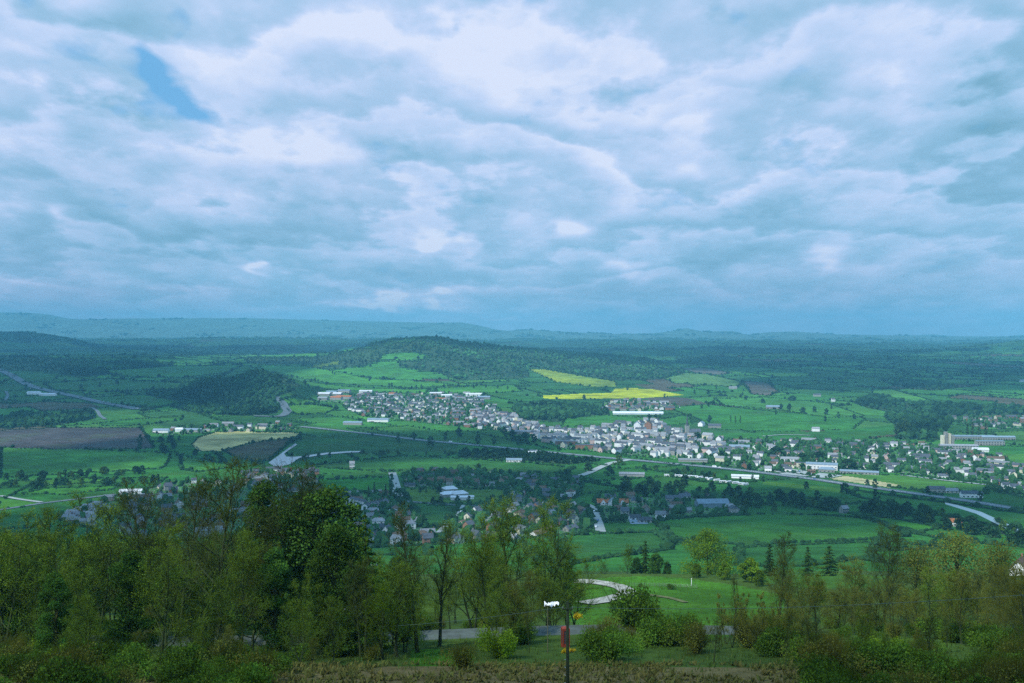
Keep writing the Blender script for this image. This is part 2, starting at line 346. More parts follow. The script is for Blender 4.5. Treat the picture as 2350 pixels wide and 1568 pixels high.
# name, colour, outline in photo positions, hedge height
FIELDS = [
 ('pasture', G3, [(0,1027),(190,1031),(357,1037),(391,1042),(384,1063),(372,1075),(285,1080),(171,1086),(0,1096)], 2.5),
 ('pasture', G3, [(416,1046),(543,1071),(456,1083),(415,1077)], 2.5),
 ('ploughed_field', (.10,.09,.085), [(-60,990),(127,981),(321,981),(354,1029),(153,1031),(0,1027),(-60,1026)], 3),
 ('stubble_field', TAN, [(440,1022),(455,1004),(496,992),(547,990),(583,991),(692,994),(680,1003),(583,1015),(509,1034),(458,1036)], 2),
 ('ploughed_field', (.115,.095,.045), [(511,1035),(583,1016),(675,1005),(655,1025),(620,1055),(590,1060),(540,1050)], 3),
 ('meadow', G4, [(660,1040),(690,1010),(760,998),(900,1003),(1050,1015),(1050,1038),(820,1040),(740,1045)], 0),
 ('crop_field', (.042,.165,.03), [(700,1070),(925,1045),(1054,1052),(1181,1059),(1320,1074),(1300,1086),(1181,1086),(963,1082),(820,1078)], 2.5),
 ('playing_field', (.05,.26,.02), [(724,1101),(898,1094),(900,1127),(743,1129)], 2.5),
 ('school_field', (.11,.25,.035), [(925,1122),(1165,1123),(1146,1155),(944,1155)], 2),
 ('pasture', G4, [(948,1160),(1054,1160),(1028,1206),(982,1216)], 2.5),
 ('crop_field', (.05,.21,.025), [(1504,1197),(1584,1188),(1764,1180),(1883,1182),(1978,1189),(2031,1204),(2084,1230),(1985,1238),(1826,1246),(1750,1251),(1698,1251),(1546,1236)], 2.5),
 ('crop_field', (.075,.28,.025), [(1960,1181),(2050,1190),(2160,1211),(2110,1222),(2050,1207),(2010,1192)], 2),
 ('pasture', (.04,.17,.035), [(1292,1229),(1500,1221),(1546,1248),(1531,1263),(1394,1280),(1290,1300)], 2.5),
 ('pasture', (.04,.17,.035), [(1700,1257),(2015,1244),(1997,1280),(1850,1300),(1700,1300)], 2),
 ('playing_field', (.10,.29,.05), [(1900,1098),(1930,1087),(2065,1090),(2270,1113),(2266,1134),(2069,1121)], 2),
 ('sports_pitch', (.52,.47,.36), [(1905,1099),(1940,1092),(2067,1113),(2042,1119)], 0),
 ('meadow', (.10,.27,.035), [(1750,1104),(1936,1121),(1932,1133),(1750,1112)], 0),
 ('pasture', (.045,.20,.035), [(1955,1125),(2350,1178),(2420,1190),(2400,1225),(2168,1186),(1965,1140)], 2.5),
 ('playing_field', (.09,.28,.04), [(2278,1040),(2400,1045),(2400,1075),(2300,1067)], 0),
 ('playing_field', (.11,.29,.04), [(2092,1021),(2152,1018),(2120,1027)], 0),
 ('pasture', (.10,.27,.05), [(2282,991),(2400,988),(2400,1012),(2290,1010)], 2),
 ('rape_field', RAPE, [(1245,908),(1330,904),(1403,902),(1411,892),(1446,891),(1495,893),(1571,907),(1523,911),(1459,914),(1294,916),(1248,915)], 0),
 ('rape_field', (.27,.36,.02), [(1210,846),(1245,847),(1324,861),(1413,875),(1418,889),(1355,887),(1278,877)], 2),
 ('ploughed_field', BROWN, [(1467,914),(1548,911),(1586,915),(1624,927),(1548,925)], 0),
 ('ploughed_field', (.16,.15,.115), [(1563,846),(1612,844),(1683,856),(1650,861),(1594,856)], 2.5),
 ('crop_field', (.15,.32,.10), [(1523,869),(1574,856),(1624,859),(1706,877),(1696,889),(1599,882),(1548,879)], 2.5),
 ('ploughed_field', (.17,.14,.105), [(1706,874),(1765,879),(1790,900),(1765,908),(1726,905)], 2.5),
 ('pasture', (.10,.31,.06), [(2005,893),(2045,893),(2100,908),(2160,925),(2090,925),(2040,912),(2005,903)], 2.5),
 ('hill_pasture', (.085,.33,.06), [(875,815),(905,810),(960,810),(985,818),(960,826),(920,826),(875,824)], 3),
 ('hill_pasture', (.085,.33,.06), [(840,840),(870,830),(915,828),(918,842),(960,850),(1010,856),(1032,868),(940,872),(850,866),(740,860),(765,848)], 2.5),
 ('hill_pasture', (.09,.32,.05), [(590,816),(660,810),(730,812),(728,819),(600,820)], 2.5),
 ('hill_pasture', (.10,.34,.05), [(768,805),(800,797),(836,795),(810,804),(775,810)], 2.5),
 ('hill_pasture', (.18,.30,.03), [(715,838),(780,828),(778,836),(720,845)], 2.5),
 ('valley_pasture', (.095,.34,.05), [(590,838),(700,840),(760,850),(850,868),(1000,876),(1040,884),(950,890),(760,880),(690,868),(610,852)], 2.2),
 ('valley_pasture', (.09,.33,.05), [(700,875),(800,888),(950,894),(1060,888),(1180,884),(1200,898),(1050,906),(900,902),(760,893),(700,888)], 2.2),
 ('valley_pasture', (.09,.28,.035), [(645,915),(690,912),(735,924),(690,930),(645,922)], 3),
 ('valley_pasture', (.08,.26,.03), [(650,930),(720,928),(775,937),(750,948),(690,952),(664,945)], 3),
 ('valley_pasture', (.065,.26,.045), [(1300,960),(1380,952),(1520,962),(1580,952),(1590,972),(1500,978),(1420,972),(1290,980)], 2),
 ('valley_pasture', (.06,.26,.045), [(1530,935),(1620,928),(1780,945),(1990,960),(1960,985),(1800,990),(1640,985),(1600,960)], 2.2),
 ('valley_pasture', (.085,.29,.06), [(1640,915),(1760,912),(1900,925),(1985,955),(1900,958),(1780,940),(1660,930)], 2),
 ('valley_pasture', (.05,.22,.04), [(1640,995),(1800,994),(1960,985),(2050,975),(2060,996),(1950,1008),(1750,1012),(1650,1008)], 0),
 ('park_grass', (.075,.26,.03), [(1120,994),(1200,988),(1240,1000),(1160,1004)], 0),
 ('hill_pasture', (.05,.19,.045), [(95,922),(150,915),(330,905),(420,925),(360,935),(230,925)], 3),
 ('hill_pasture', (.05,.19,.045), [(100,880),(260,868),(420,880),(400,892),(250,900),(120,895)], 3),
 ('hill_pasture', (.065,.24,.05), [(220,852),(400,840),(560,838),(520,856),(430,866),(300,866)], 3),
 ('pasture', (.05,.21,.035), [(222,972),(300,962),(420,955),(416,964),(330,975),(240,978)], 2.5),
 ('small_field', (.065,.25,.03), [(100,1122),(190,1118),(278,1115),(255,1124),(150,1135),(50,1133)], 2),
 ('small_field', (.075,.25,.03), [(0,1145),(60,1150),(95,1155),(0,1168)], 0),
 ('small_field', (.05,.21,.03), [(0,1176),(110,1160),(260,1138),(270,1150),(200,1165),(0,1195)], 0),
 ('small_field', (.07,.25,.03), [(80,1104),(200,1098),(270,1101),(200,1108),(100,1112)], 2),
 ('hill_meadow', (.070,.215,.022), [(1300,1336),(1400,1325),(1493,1322),(1577,1328),(1700,1345),(1800,1368),(1800,1440),(1600,1475),(1400,1460),(1290,1420)], 0),
 ('rough_pasture', (.075,.20,.03), [(1750,1300),(1850,1312),(2050,1322),(2050,1350),(1850,1350),(1740,1335)], 0),
 ('grass_verge', (.06,.20,.015), [(945,1493),(990,1490),(1040,1493),(1080,1491),(1090,1512),(1075,1530),(1040,1538),(990,1535),(955,1540),(940,1520)], 0),
]
TOWN = {   # built-up ground
 'old_town': [(1080,950),(1160,952),(1250,985),(1330,992),(1420,975),(1500,972),(1600,998),(1660,1012),(1660,1062),(1480,1048),(1290,1028),(1180,992),(1100,985)],
 'north_town': [(795,920),(850,905),(960,912),(1090,915),(1150,940),(1160,965),(1110,985),(960,968),(830,955),(790,935)],
 'east_town': [(1650,1010),(1760,1012),(1900,1012),(2090,1018),(2160,1030),(2300,1050),(2350,1075),(2420,1110),(2400,1150),(2290,1130),(2270,1108),(2100,1090),(1950,1075),(1780,1085),(1660,1070)],
 'estate': [(1385,922),(1450,918),(1550,928),(1560,940),(1480,945),(1390,945)],
 'far_estate': [(2170,962),(2260,955),(2400,960),(2400,982),(2260,985)],
 'village': [(925,1085),(1060,1078),(1200,1092),(1340,1108),(1330,1140),(1230,1160),(1170,1152),(1168,1120),(930,1118)],
 'village_low': [(700,1135),(860,1132),(935,1160),(985,1222),(1010,1250),(800,1260),(700,1200)],
 'village_street': [(1035,1210),(1075,1160),(1240,1160),(1340,1158),(1365,1200),(1340,1225),(1150,1240),(1000,1250)],
 'hamlet': [(560,1085),(720,1080),(722,1125),(640,1135),(550,1115)],
 'left_estate': [(130,1190),(220,1155),(300,1128),(430,1105),(560,1110),(690,1150),(690,1230),(300,1240)],
 'lane_end': [(1365,1145),(1480,1140),(1620,1140),(1720,1160),(1700,1180),(1560,1185),(1480,1200),(1390,1200)],
 'farm_row': [(345,990),(400,984),(520,976),(640,972),(690,985),(600,990),(480,992),(380,1000)],
 'works': [(725,900),(760,894),(805,905),(800,925),(735,922)],
 'sheds': [(800,905),(900,902),(1000,900),(1130,908),(1100,918),(980,912),(830,912)],
}
WOODS = {  # name: outline, tree size, spacing
 'hill_wood': ([(838,792),(863,783),(914,780),(978,775.5),(1016,777),(1054,786),(1118,790),(1166,797),(1319,808),(1421,816),(1482,822),(1540,840),(1563,850),(1530,868),(1480,872),(1420,873),(1325,860),(1245,846),(1212,845),(1215,866),(1120,872),(1050,872),(1012,856),(960,848),(922,838),(918,828),(960,827),(990,818),(960,809),(900,809),(874,813),(860,800)], 13, 12),
 'hill_scrub': ([(560,822),(640,822),(730,820),(780,812),(830,800),(862,803),(872,816),(872,826),(838,838),(760,846),(718,847),(715,836),(640,836),(570,834)], 8, 21),
 'knoll_wood': ([(377,929),(400,908),(425,890),(458,874),(534,869),(583,853),(609,857),(640,864),(667,872),(690,885),(672,897),(640,908),(628,916),(642,930),(636,948),(580,954),(500,952),(430,944)], 11, 10),
 'knoll_skirt': ([(300,930),(340,905),(400,880),(460,866),(520,862),(470,876),(420,892),(380,930),(330,945)], 9, 15),
 'left_slope_wood': ([(0,815),(120,822),(250,830),(330,838),(220,846),(120,852),(0,850)], 10, 22),
 'ridge_wood': ([(0,763),(60,763),(130,772),(143,782),(90,788),(0,786)], 12, 18),
 'far_wood': ([(1550,824),(1604,817),(1680,822),(1700,834),(1620,838),(1560,834)], 11, 16),
 'left_copse': ([(130,858),(200,838),(280,828),(400,835),(380,848),(290,856),(180,866)], 11, 13),
 'hill_copse': ([(575,900-24),(600,872),(620,880),(590,890)], 8, 13),
 'plantation': ([(1054,1038),(1181,1039),(1290,1048),(1380,1058),(1300,1066),(1181,1056),(1056,1050)], 9, 8),
 'town_wood': ([(1175,938),(1230,928),(1300,932),(1390,938),(1400,952),(1330,958),(1290,968),(1200,965)], 14, 15),
 'left_wood': ([(0,962),(60,948),(120,955),(210,945),(220,960),(140,975),(0,984)], 12, 12),
 'right_wood': ([(2010,905),(2080,910),(2150,928),(2350,940),(2350,952),(2180,955),(2060,950),(1990,935),(1960,925)], 13, 16),
 'right_wood_low': ([(2030,955),(2150,958),(2180,975),(2160,1010),(2060,1008),(2070,985)], 13, 14),
 'dark_wood': ([(2020,870),(2100,872),(2200,888),(2160,896),(2060,888)], 12, 18),
}
FW = [poly_w(densify(p, 4)) for _, _, p, _ in FIELDS]
TW = {k: poly_w(densify(p, 4)) for k, p in TOWN.items()}
WW = {k: poly_w(densify(p[0], 3)) for k, p in WOODS.items()}
RIVER = [(677,1018),(657,1033),(634,1050),(616,1063),(628,1070),(639,1071),(660,1068),(672,1062),(685,1053),(715,1049),(749,1044),(797,1040),(830,1039),(829,1036.5),(797,1037),(749,1040),(705,1046),(680,1049),(657,1049),(652,1042),(664,1033),(682,1021)]
RIVER2 = [(2168,1191.5),(2200,1195.5),(2252,1204.5),(2330,1226),(2400,1244),(2400,1247),(2310,1228.5),(2240,1207),(2170,1194)]
RW = [poly_w(densify(RIVER, 3)), poly_w(densify(RIVER2, 3))]
fx = .25*(GX[:-1, :-1]+GX[1:, :-1]+GX[:-1, 1:]+GX[1:, 1:]); fy = .25*(GY[:-1, :-1]+GY[1:, :-1]+GY[:-1, 1:]+GY[1:, 1:])
# patchwork of ordinary fields
def cell(x, y):
    wx = x + 90*np.sin(y/410+1) + 45*np.sin(x/170+y/230); wy = y + 110*np.sin(x/380+.5) + 50*np.sin(y/190-x/260)
    a = (wx*.86 + wy*.5)/175; b = (-wx*.5 + wy*.86)/235
    b = b + .5*(np.floor(a) % 2); a = a + .35*np.sin(np.floor(b)*2.4)
    return (np.floor(a).astype(int)*7919 + np.floor(b).astype(int)*104729) & 0xffff
cid = cell(fx, fy)
h = ((cid*2654435761) >> 7) % 1000/1000.; h2 = ((cid*40503) >> 3) % 1000/1000.
FT = np.array((.61, .60, .45))
PAL = FT*np.array([(.05,.20,.04), (.06,.235,.045), (.045,.165,.04), (.075,.26,.05), (.04,.15,.035), (.055,.19,.06), (.09,.27,.06), (.14,.12,.09)])
pi_ = np.select([h < .2, h < .38, h < .55, h < .66, h < .8, h < .88, h < .955], [0, 1, 2, 3, 4, 5, 6], 7)
cov = PAL[pi_]*(.85 + .3*h2)[..., None]
dark = sstep(5000, 7000, fy)[..., None]; cov = cov*(1-dark) + (cov*.36 + np.array((.012,.045,.025))*.35)*dark  # far ground darkened in its colour, standing in for cloud shade
moor_haze = sstep(10500, 12500, fy)[..., None]; cov = cov*(1-moor_haze) + np.array((.075,.13,.085))*moor_haze  # moorland tone of the far ridges, paled in colour to look hazier
near = (fy < 520)[..., None]; cov = np.where(near, np.array((.045, .085, .014)), cov)
mid = ((fy >= 520) & (fy < 1750))[..., None]; cov = np.where(mid, np.array((.026,.115,.015))*(.9+.25*h2)[..., None], cov)
kind = np.zeros(fx.shape, int)            # 0 plain ground, 1.. named field, 900 built-up, 800 wood, 700 water
for k, P in TW.items():
    m = inside(P, fx, fy); kind[m] = 900
    g = rng.random(fx.shape)[m][:, None]
    far_b = fy[m][:, None] > 1900
    cov[m] = np.where(g < .55, (.05, .15, .035), np.where(g < .78, (.07, .22, .04), np.where(g < .92, (.12,.15,.14), (.22,.25,.22))))
for k, P in WW.items():
    m = inside(P, fx, fy); kind[m] = 800; cov[m] = (.035, .075, .03)
for i, P in enumerate(FW):
    m = inside(P, fx, fy); kind[m] = i+1; cov[m] = np.array(FIELDS[i][1])*(FT if FIELDS[i][0] not in ('sports_pitch', 'rape_field', 'ploughed_field', 'stubble_field') else np.array((.85, .85, .6)) if FIELDS[i][0] != 'ploughed_field' else .6)
# combed light and dark strips of the stubble field: crop residue lying in curved swaths
m = kind == 4
if m.any():
    X, Y = fx[m], fy[m]; q = np.sin((X*.35 + Y*.94)/17 + np.sin(X/60)*1.5)*.5+.5; q2 = np.sin((X*.3+Y)/46+1)*.5+.5
    cov[m] = np.array((.50,.44,.17))*(1-.45*q*q2)[:, None] + np.array((.06,.10,.02))*(.6*q*q2)[:, None]
m = kind == 23
if m.any():
    q = np.sin((fx[m]*.8+fy[m]*.5)/38)*np.sin(fy[m]/90+1)*.5+.5
    cov[m] = np.array((.24,.31,.015))*(1-.6*q)[:, None] + np.array((.08,.2,.04))*(.55*q)[:, None]
for i, P in enumerate(RW):
    m = inside(P, fx, fy); kind[m] = 700; cov[m] = (.06,.09,.05)
# bare brow with dead bracken right below the viewpoint
m = (fy > 60) & (fy < 104); cov[m] = (.13, .11, .045)
idx = np.arange(NR*NC).reshape(NR, NC)
QF = np.stack([idx[:-1, :-1], idx[:-1, 1:], idx[1:, 1:], idx[1:, :-1]], -1)
GV = np.stack([GX, GY, GZ], -1).reshape(-1, 3)
def sub(name, mask):
    q = QF[mask]; u, inv = np.unique(q, return_inverse=True)
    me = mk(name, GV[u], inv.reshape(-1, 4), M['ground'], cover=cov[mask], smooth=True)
    return struct(ob(name, me))
named = (kind >= 1) & (kind < 700)
sub('ground', ~named)
for i, (nm, c, p, hh) in enumerate(FIELDS):
    if (kind == i+1).any(): sub(nm, kind == i+1)

# draped sheets: water, roads, paths
def ribbon(pts, w, lift, n=10, w2=None):
    P = []
    for a, b in zip(pts, pts[1:]):
        for k in range(n): P.append(np.array(a)*(1-k/n) + np.array(b)*k/n)
    P.append(np.array(pts[-1])); P = np.array(P, float)
    for _ in range(6): P[1:-1] = (P[:-2] + 2*P[1:-1] + P[2:])/4
    T = np.gradient(P, axis=0); T /= np.linalg.norm(T, axis=1)[:, None]; Nn = np.stack([-T[:, 1], T[:, 0]], 1)
    W = np.linspace(w, w2 or w, len(P))[:, None]
    rows = [P + Nn*W*s for s in (-.5, 0, .5)]
    V = []
    for r in rows: V.append(np.c_[r, meshZ(r[:, 0], r[:, 1]) + lift + .00025*r[:, 1]])
    V[0][:, 2] = V[2][:, 2] = np.maximum(V[0][:, 2], V[2][:, 2]); V[1][:, 2] = np.maximum(V[1][:, 2], V[0][:, 2])
    k = len(P); V = np.concatenate(V); a = np.arange(k-1)
    Q = np.concatenate([np.stack([a+s*k, a+s*k+1, a+(s+1)*k+1, a+(s+1)*k], 1)[:, ::-1] for s in (0, 1)])
    return V, Q, P
ROADP = {}
def road(name, pix_pts, w, mat, lift=.25, w2=None):
    P = [at(*p)[:2] for p in pix_pts]; V, Q, C = ribbon(P, w, lift, w2=w2); ROADP.setdefault(name, []).append(C)
    return struct(ob(name, mk(name, V, Q, mat)))
road('main_road', [(-60,838),(0,849),(64,885),(109,897),(183,913),(229,924),(316,940)], 26, M['road'], .6)
road('main_road', [(583,955.5),(640,957),(652,953),(661,944),(650,926),(634,912)], 20, M['road'], .6)
road('main_road', [(690,980),(723,983),(787,990),(889,1001),(965,1011),(1034,1017),(1143,1027),(1294,1042),(1395,1052),(1446,1056),(1600,1070),(1700,1080),(1788,1091),(1870,1101),(1950,1113),(2100,1134),(2230,1152),(2400,1178)], 17, M['road'], .4)
road('bridge_road', [(1322,1096),(1350,1087),(1383,1071),(1402,1063),(1446,1056)], 11, M['road_pale'], .5)
road('village_street', [(900,1086),(904,1098),(909,1118),(914,1141)], 11, M['road_pale'], .5)
road('village_street', [(914,1141),(925,1151),(1000,1157),(1069,1162),(1180,1160)], 7, M['road'], .25)
road('village_street', [(1069,1161),(1050,1182),(1030,1204),(1012,1224)], 9, M['road_pale'], .5)
road('village_street', [(1140,1158),(1120,1185),(1105,1212)], 8, M['road_pale'], .5)
road('village_street', [(1330,1157),(1348,1160),(1362,1168),(1369,1186),(1374,1205),(1379,1222)], 9, M['road_pale'], .5)
road('village_street', [(780,1178),(840,1170),(900,1160)], 6, M['road'], .25)
road('access_road', [(1300,1108),(1240,1120),(1180,1117)], 5, M['road_pale'], .5)
road('country_lane', [(0,1139),(50,1148),(95,1154)], 6, M['road_pale'], .5)
road('country_lane', [(-30,1175),(0,1171),(95,1156),(180,1146),(266,1135)], 7, M['road'], .25)
road('country_lane', [(211,936),(224,944),(229,955),(242,963)], 8, M['road'], .5)
road('country_lane', [(13,898),(18,907),(13,920)], 8, M['road'], .5)
road('country_lane', [(1860,1000),(1800,998),(1750,1002)], 6, M['road_pale'], .4)
road('country_lane', [(2068,1091),(2150,1101),(2280,1115)], 7, M['road_pale'], .3)
road('farm_track', [(1318,1338),(1360,1339),(1394,1343),(1425,1350),(1441,1359),(1432,1368),(1400,1377),(1340,1388)], 5.0, M['track'], .2)
road('mud_track', [(1441,1362),(1490,1367),(1540,1374),(1575,1384)], 1.7, M['mud'], .12)
def flat(name, poly, mat, lift):
    P = [at(*p) for p in densify(poly, 5)]; n = len(P); me = bpy.data.meshes.new(name)
    V = [(p[0], p[1], meshZ(p[0], p[1]) + lift) for p in P]
    me.from_pydata(V, [], [list(range(n))]); me.materials.append(mat); me.update()
    o = ob(name, me)
    if me.polygons[0].normal.z < 0: me.flip_normals()
    return struct(o)
def sheet(name, P, mat, lift, flatz=None):
    """level or draped sheet over the ground cells inside a world outline, with a clean outline"""
    n = len(P); z = (np.full(n, flatz) if flatz is not None else meshZ(P[:, 0], P[:, 1]) + lift)
    me = bpy.data.meshes.new(name); me.from_pydata([(a, b, c) for (a, b), c in zip(P, z)], [], [list(range(n))]); me.materials.append(mat); me.update()
    if me.polygons[0].normal.z < 0: me.flip_normals()
    return struct(ob(name, me))
for P in RW: sheet('river', P, M['water'], 0, float(np.percentile(meshZ(P[:, 0], P[:, 1]), 90)) + .5)
for poly in ([(1772,1080),(1800,1075),(1850,1082),(1868,1088),(1850,1094),(1795,1089)], [(1880,1086),(1935,1092),(1905,1098),(1860,1096)]):
    sheet('car_park', poly_w(densify(poly, 3)), M['road_pale'], .5)
# straight lane on the slope below, with a real kerb step of its retaining edge
xs = np.linspace(-150, 34, 80); yy = 140 + 2.5*np.sin(xs/37)
def lane_strip(off, w, lift):
    c = yy + off; V = []
    for s in (-.5, .5): V.append(np.c_[xs, c + s*w, meshZ(xs, c + w*.5*0) + lift])
    k = len(xs); a = np.arange(k-1); return np.concatenate(V), np.stack([a, a+1, a+k+1, a+k], 1)
V, Q = lane_strip(0, 4.6, .5); struct(ob('hillside_lane', mk('hillside_lane', V, Q, M['lane'])))
# carriageway lines and the road markings of the main road
for C in ROADP['main_road'][2:3]:
    for off in (-.9, .9):
        T = np.gradient(C, axis=0); T /= np.linalg.norm(T, axis=1)[:, None]; Cc = C + np.stack([-T[:, 1], T[:, 0]], 1)*off
        V, Q, _ = ribbon([tuple(p) for p in Cc[::6]], .5, .62); struct(ob('road_marking', mk('road_marking', V, Q, M['paint'])))

# ------------------------------------------------------------------ vegetation
def unit(v): return v/(np.linalg.norm(v, axis=-1, keepdims=True)+1e-9)
def segs_mesh(S, k):
    """S: (n,8) p0 r0 p1 r1 -> open k-sided tapered tubes"""
    S = np.asarray(S, float); n = len(S); p0, r0, p1, r1 = S[:, :3], S[:, 3:4], S[:, 4:7], S[:, 7:8]
    d = unit(p1-p0); up = np.where(np.abs(d[:, 2:3]) < .9, np.array([[0, 0, 1.]]), np.array([[1., 0, 0]]))
    a = unit(np.cross(d, up)); b = np.cross(d, a); V = []
    for j in range(k):
        t = 2*np.pi*j/k; o = np.cos(t)*a + np.sin(t)*b; V += [p0 + r0*o, p1 + r1*o]
    V = np.stack(V, 1); i = np.arange(n)*2*k
    Q = np.concatenate([np.stack([i+2*j, i+2*((j+1) % k), i+2*((j+1) % k)+1, i+2*j+1], 1) for j in range(k)])
    return V.reshape(-1, 3), Q
def leaf_quads(C, size, flat=.0, asp=.6):
    n = len(C); a = unit(rng.normal(size=(n, 3))); b = unit(np.cross(a, rng.normal(size=(n, 3)) + np.array((0, 0, flat*4))))
    s = np.asarray(size)*rng.uniform(.6, 1.4, n); s = s[:, None]
    V = np.stack([C - a*s, C - b*s*asp, C + a*s, C + b*s*asp], 1)
    return V.reshape(-1, 3), (np.arange(n)*4)[:, None] + np.arange(4)[None]
def bare_tree(seed, H, spread, nl, dens=1.0, buds=2500, budsize=.11, clear=.28, upright=.0, stems=1):
    """leafless tree: trunk and limbs as one skin of tubes, fine twigs with buds as the crown"""
    r = np.random.default_rng(seed); big, small, tips = [], [], []
    def path(p, d, L, n, r0, r1, wob, lift):
        pts = [p]; d = d.copy()
        for i in range(n):
            d = d + r.normal(0, wob, 3); d[2] += lift; d /= np.linalg.norm(d); pts.append(pts[-1] + d*L/n)
        rr = np.linspace(r0, r1, n+1); return pts, rr
    def emit(lst, pts, rr):
        for i in range(len(pts)-1): lst.append([*pts[i], rr[i], *pts[i+1], rr[i+1]])
    def fork(p, d, ang):
        a = np.cross(d, r.normal(size=3)); a /= np.linalg.norm(a)+1e-9
        q = d*math.cos(ang) + a*math.sin(ang); return q/np.linalg.norm(q)
    for st in range(stems):
        base = np.array([r.normal(0, .25*(stems > 1)), r.normal(0, .25*(stems > 1)), -.6])
        d0 = np.array([r.normal(0, .05 + .12*(stems > 1)), r.normal(0, .05 + .12*(stems > 1)), 1.]); d0 /= np.linalg.norm(d0)
        tr = H*.0150/(stems**.4)
        tp, trr = path(base, d0, H*.93, 12, tr, tr*.10, .045, .02); emit(big, tp, trr)
        big.append([*base, tr*1.6, *(base + d0*.9), tr*1.02])
        for i in range(max(3, nl//stems)):
            f = clear + (1-clear)*(i+r.random())/max(3, nl//stems); f = min(f, .98); k = f*12; k0 = min(int(k), 11)
            p = tp[k0] + (tp[k0+1]-tp[k0])*(k-k0); ang = R(r.uniform(38, 66))*(1-.35*f) - upright
            az = i*2.4 + r.normal(0, .5); q = np.array([math.cos(az)*math.sin(ang), math.sin(az)*math.sin(ang), math.cos(ang)])
            L = H*spread*(1.15 - .78*f)*r.uniform(.75, 1.2); rl = tr*(1.05-f*.8)*.55
            lp, lr = path(p, q, L, 7, rl, rl*.18, .11, .05); emit(big, lp, lr)
            for j in range(int(9*dens)+2):
                g = .22 + .78*(j+r.random())/(int(9*dens)+2); kk = min(g*7, 6.99); k0 = int(kk); p2 = lp[k0] + (lp[k0+1]-lp[k0])*(kk-k0)
                dd = fork(p2, (lp[k0+1]-lp[k0])/np.linalg.norm(lp[k0+1]-lp[k0]), R(r.uniform(25, 60))); L2 = L*(.62 - .3*g)*r.uniform(.7, 1.25)
                r2 = max(rl*.34*(1-.5*g), .016); bp, br = path(p2, dd, L2, 4, r2, .011, .17, .06); emit(small, bp, br)
                for m in range(int(6*dens)+1):
                    g2 = .2 + .8*r.random(); kk = min(g2*4, 3.99); k0 = int(kk); p3 = bp[k0] + (bp[k0+1]-bp[k0])*(kk-k0)
                    d3 = fork(p3, (bp[k0+1]-bp[k0])/np.linalg.norm(bp[k0+1]-bp[k0]), R(r.uniform(20, 60))); d3[2] += .2
                    L3 = L2*r.uniform(.3, .6); e = p3 + d3*L3; mid_ = (p3+e)/2 + r.normal(0, .06, 3)*L3
                    tips.append([*p3, .014, *mid_, .010]); tips.append([*mid_, .010, *e, .004])
                    for _ in range(2):
                        b0 = mid_ if r.random() < .5 else e; e2 = b0 + (d3 + r.normal(0, .6, 3))*L3*.4; tips.append([*b0, .009, *e2, .004])
    V, Q = segs_mesh(big, 7); V2, Q2 = segs_mesh(small, 4)
    trunk = mk('trunk', np.concatenate([V, V2]), np.concatenate([Q, Q2+len(V)]), M['bark'], smooth=True)
    T = np.array(tips); T[:, 3] *= 1.5; T[:, 7] *= 1.5; V, Q = segs_mesh(T, 3)
    pk = r.integers(0, len(T), buds); C = T[pk, 4:7] + r.normal(0, .10, (buds, 3)); LV, LQ = leaf_quads(C, budsize)
    t = np.concatenate([np.full(len(Q), .8), r.uniform(.6, 1.5, len(LQ))])
    return trunk, (np.concatenate([V, LV]), np.concatenate([Q, LQ+len(V)]), t)
def crown_mesh(d, mat): return mk('crown', d[0], d[1], mat, tint=d[2])
def leafy_tree(seed, H, W, n, size, clear=.2, lobes=14, shape=1.0, top=.12):
    """tree in leaf: trunk with limbs, crown of leaf clumps gathered in uneven lobes"""
    r = np.random.default_rng(seed); big = [[0, 0, -.5, H*.022, 0, 0, H*clear, H*.017], [0, 0, H*clear, H*.017, r.normal(0, .02)*H, r.normal(0, .02)*H, H*.8, H*.004]]
    C = []; tt = []
    for i in range(lobes):
        f = (i+.5)/lobes; z = H*(clear + (1-clear-top*.5)*f); az = i*2.4 + r.normal(0, .4)
        rad = W*.5*math.sin(math.pi*min(1, (.16 + .84*f)**shape))**.7*r.uniform(.35, .85)
        c = np.array([math.cos(az)*rad, math.sin(az)*rad, z]); big.append([0, 0, H*(clear*.8 + .55*f*(1-clear)), H*.008, *c, H*.002])
        m = n//lobes; s = W*.5*r.uniform(.28, .5)
        q = unit(r.normal(size=(m, 3)))*(r.random((m, 1))**.45)*np.array((s, s, s*.75)); C.append(c+q); tt.append(np.full(m, r.uniform(.7, 1.25)))
    C = np.concatenate(C); C[:, 2] = np.maximum(C[:, 2], H*clear*.6); V, Q = leaf_quads(C, size, asp=.75)
    tv, tq = segs_mesh(big, 5)
    return mk('trunk', tv, tq, M['bark_far'], smooth=True), (V, Q, np.concatenate(tt)*r.uniform(.7, 1.3, len(C)))
def conifer(seed, H, W, n, size, clear=.06, pw=.9):
    r = np.random.default_rng(seed); big = [[0, 0, -.5, H*.016, 0, 0, H*.99, H*.002]]; C = []; tt = []
    nb = 60
    for i in range(nb):
        f = clear + (1-clear)*(i+r.random())/nb; L = W*.5*(1-f)**pw*r.uniform(.7, 1.15) + .05*W; az = i*2.4; z = H*f
        e = np.array([math.cos(az)*L, math.sin(az)*L, z - L*.22]); big.append([0, 0, z, H*.004, *e, .01])
        m = max(3, int(n*(L/W)/nb*3.2)); g = r.random(m)**.7
        q = np.array([0, 0, z]) + (e-np.array([0, 0, z]))*g[:, None] + r.normal(0, 1, (m, 3))*np.array((.10, .10, .045))*L; C.append(q); tt.append(np.full(m, r.uniform(.75, 1.2)))
    C = np.concatenate(C); V, Q = leaf_quads(C, size, asp=.5); tv, tq = segs_mesh(big, 5)
    return mk('trunk', tv, tq, M['bark_far'], smooth=True), (V, Q, np.concatenate(tt)*r.uniform(.7, 1.3, len(C)))
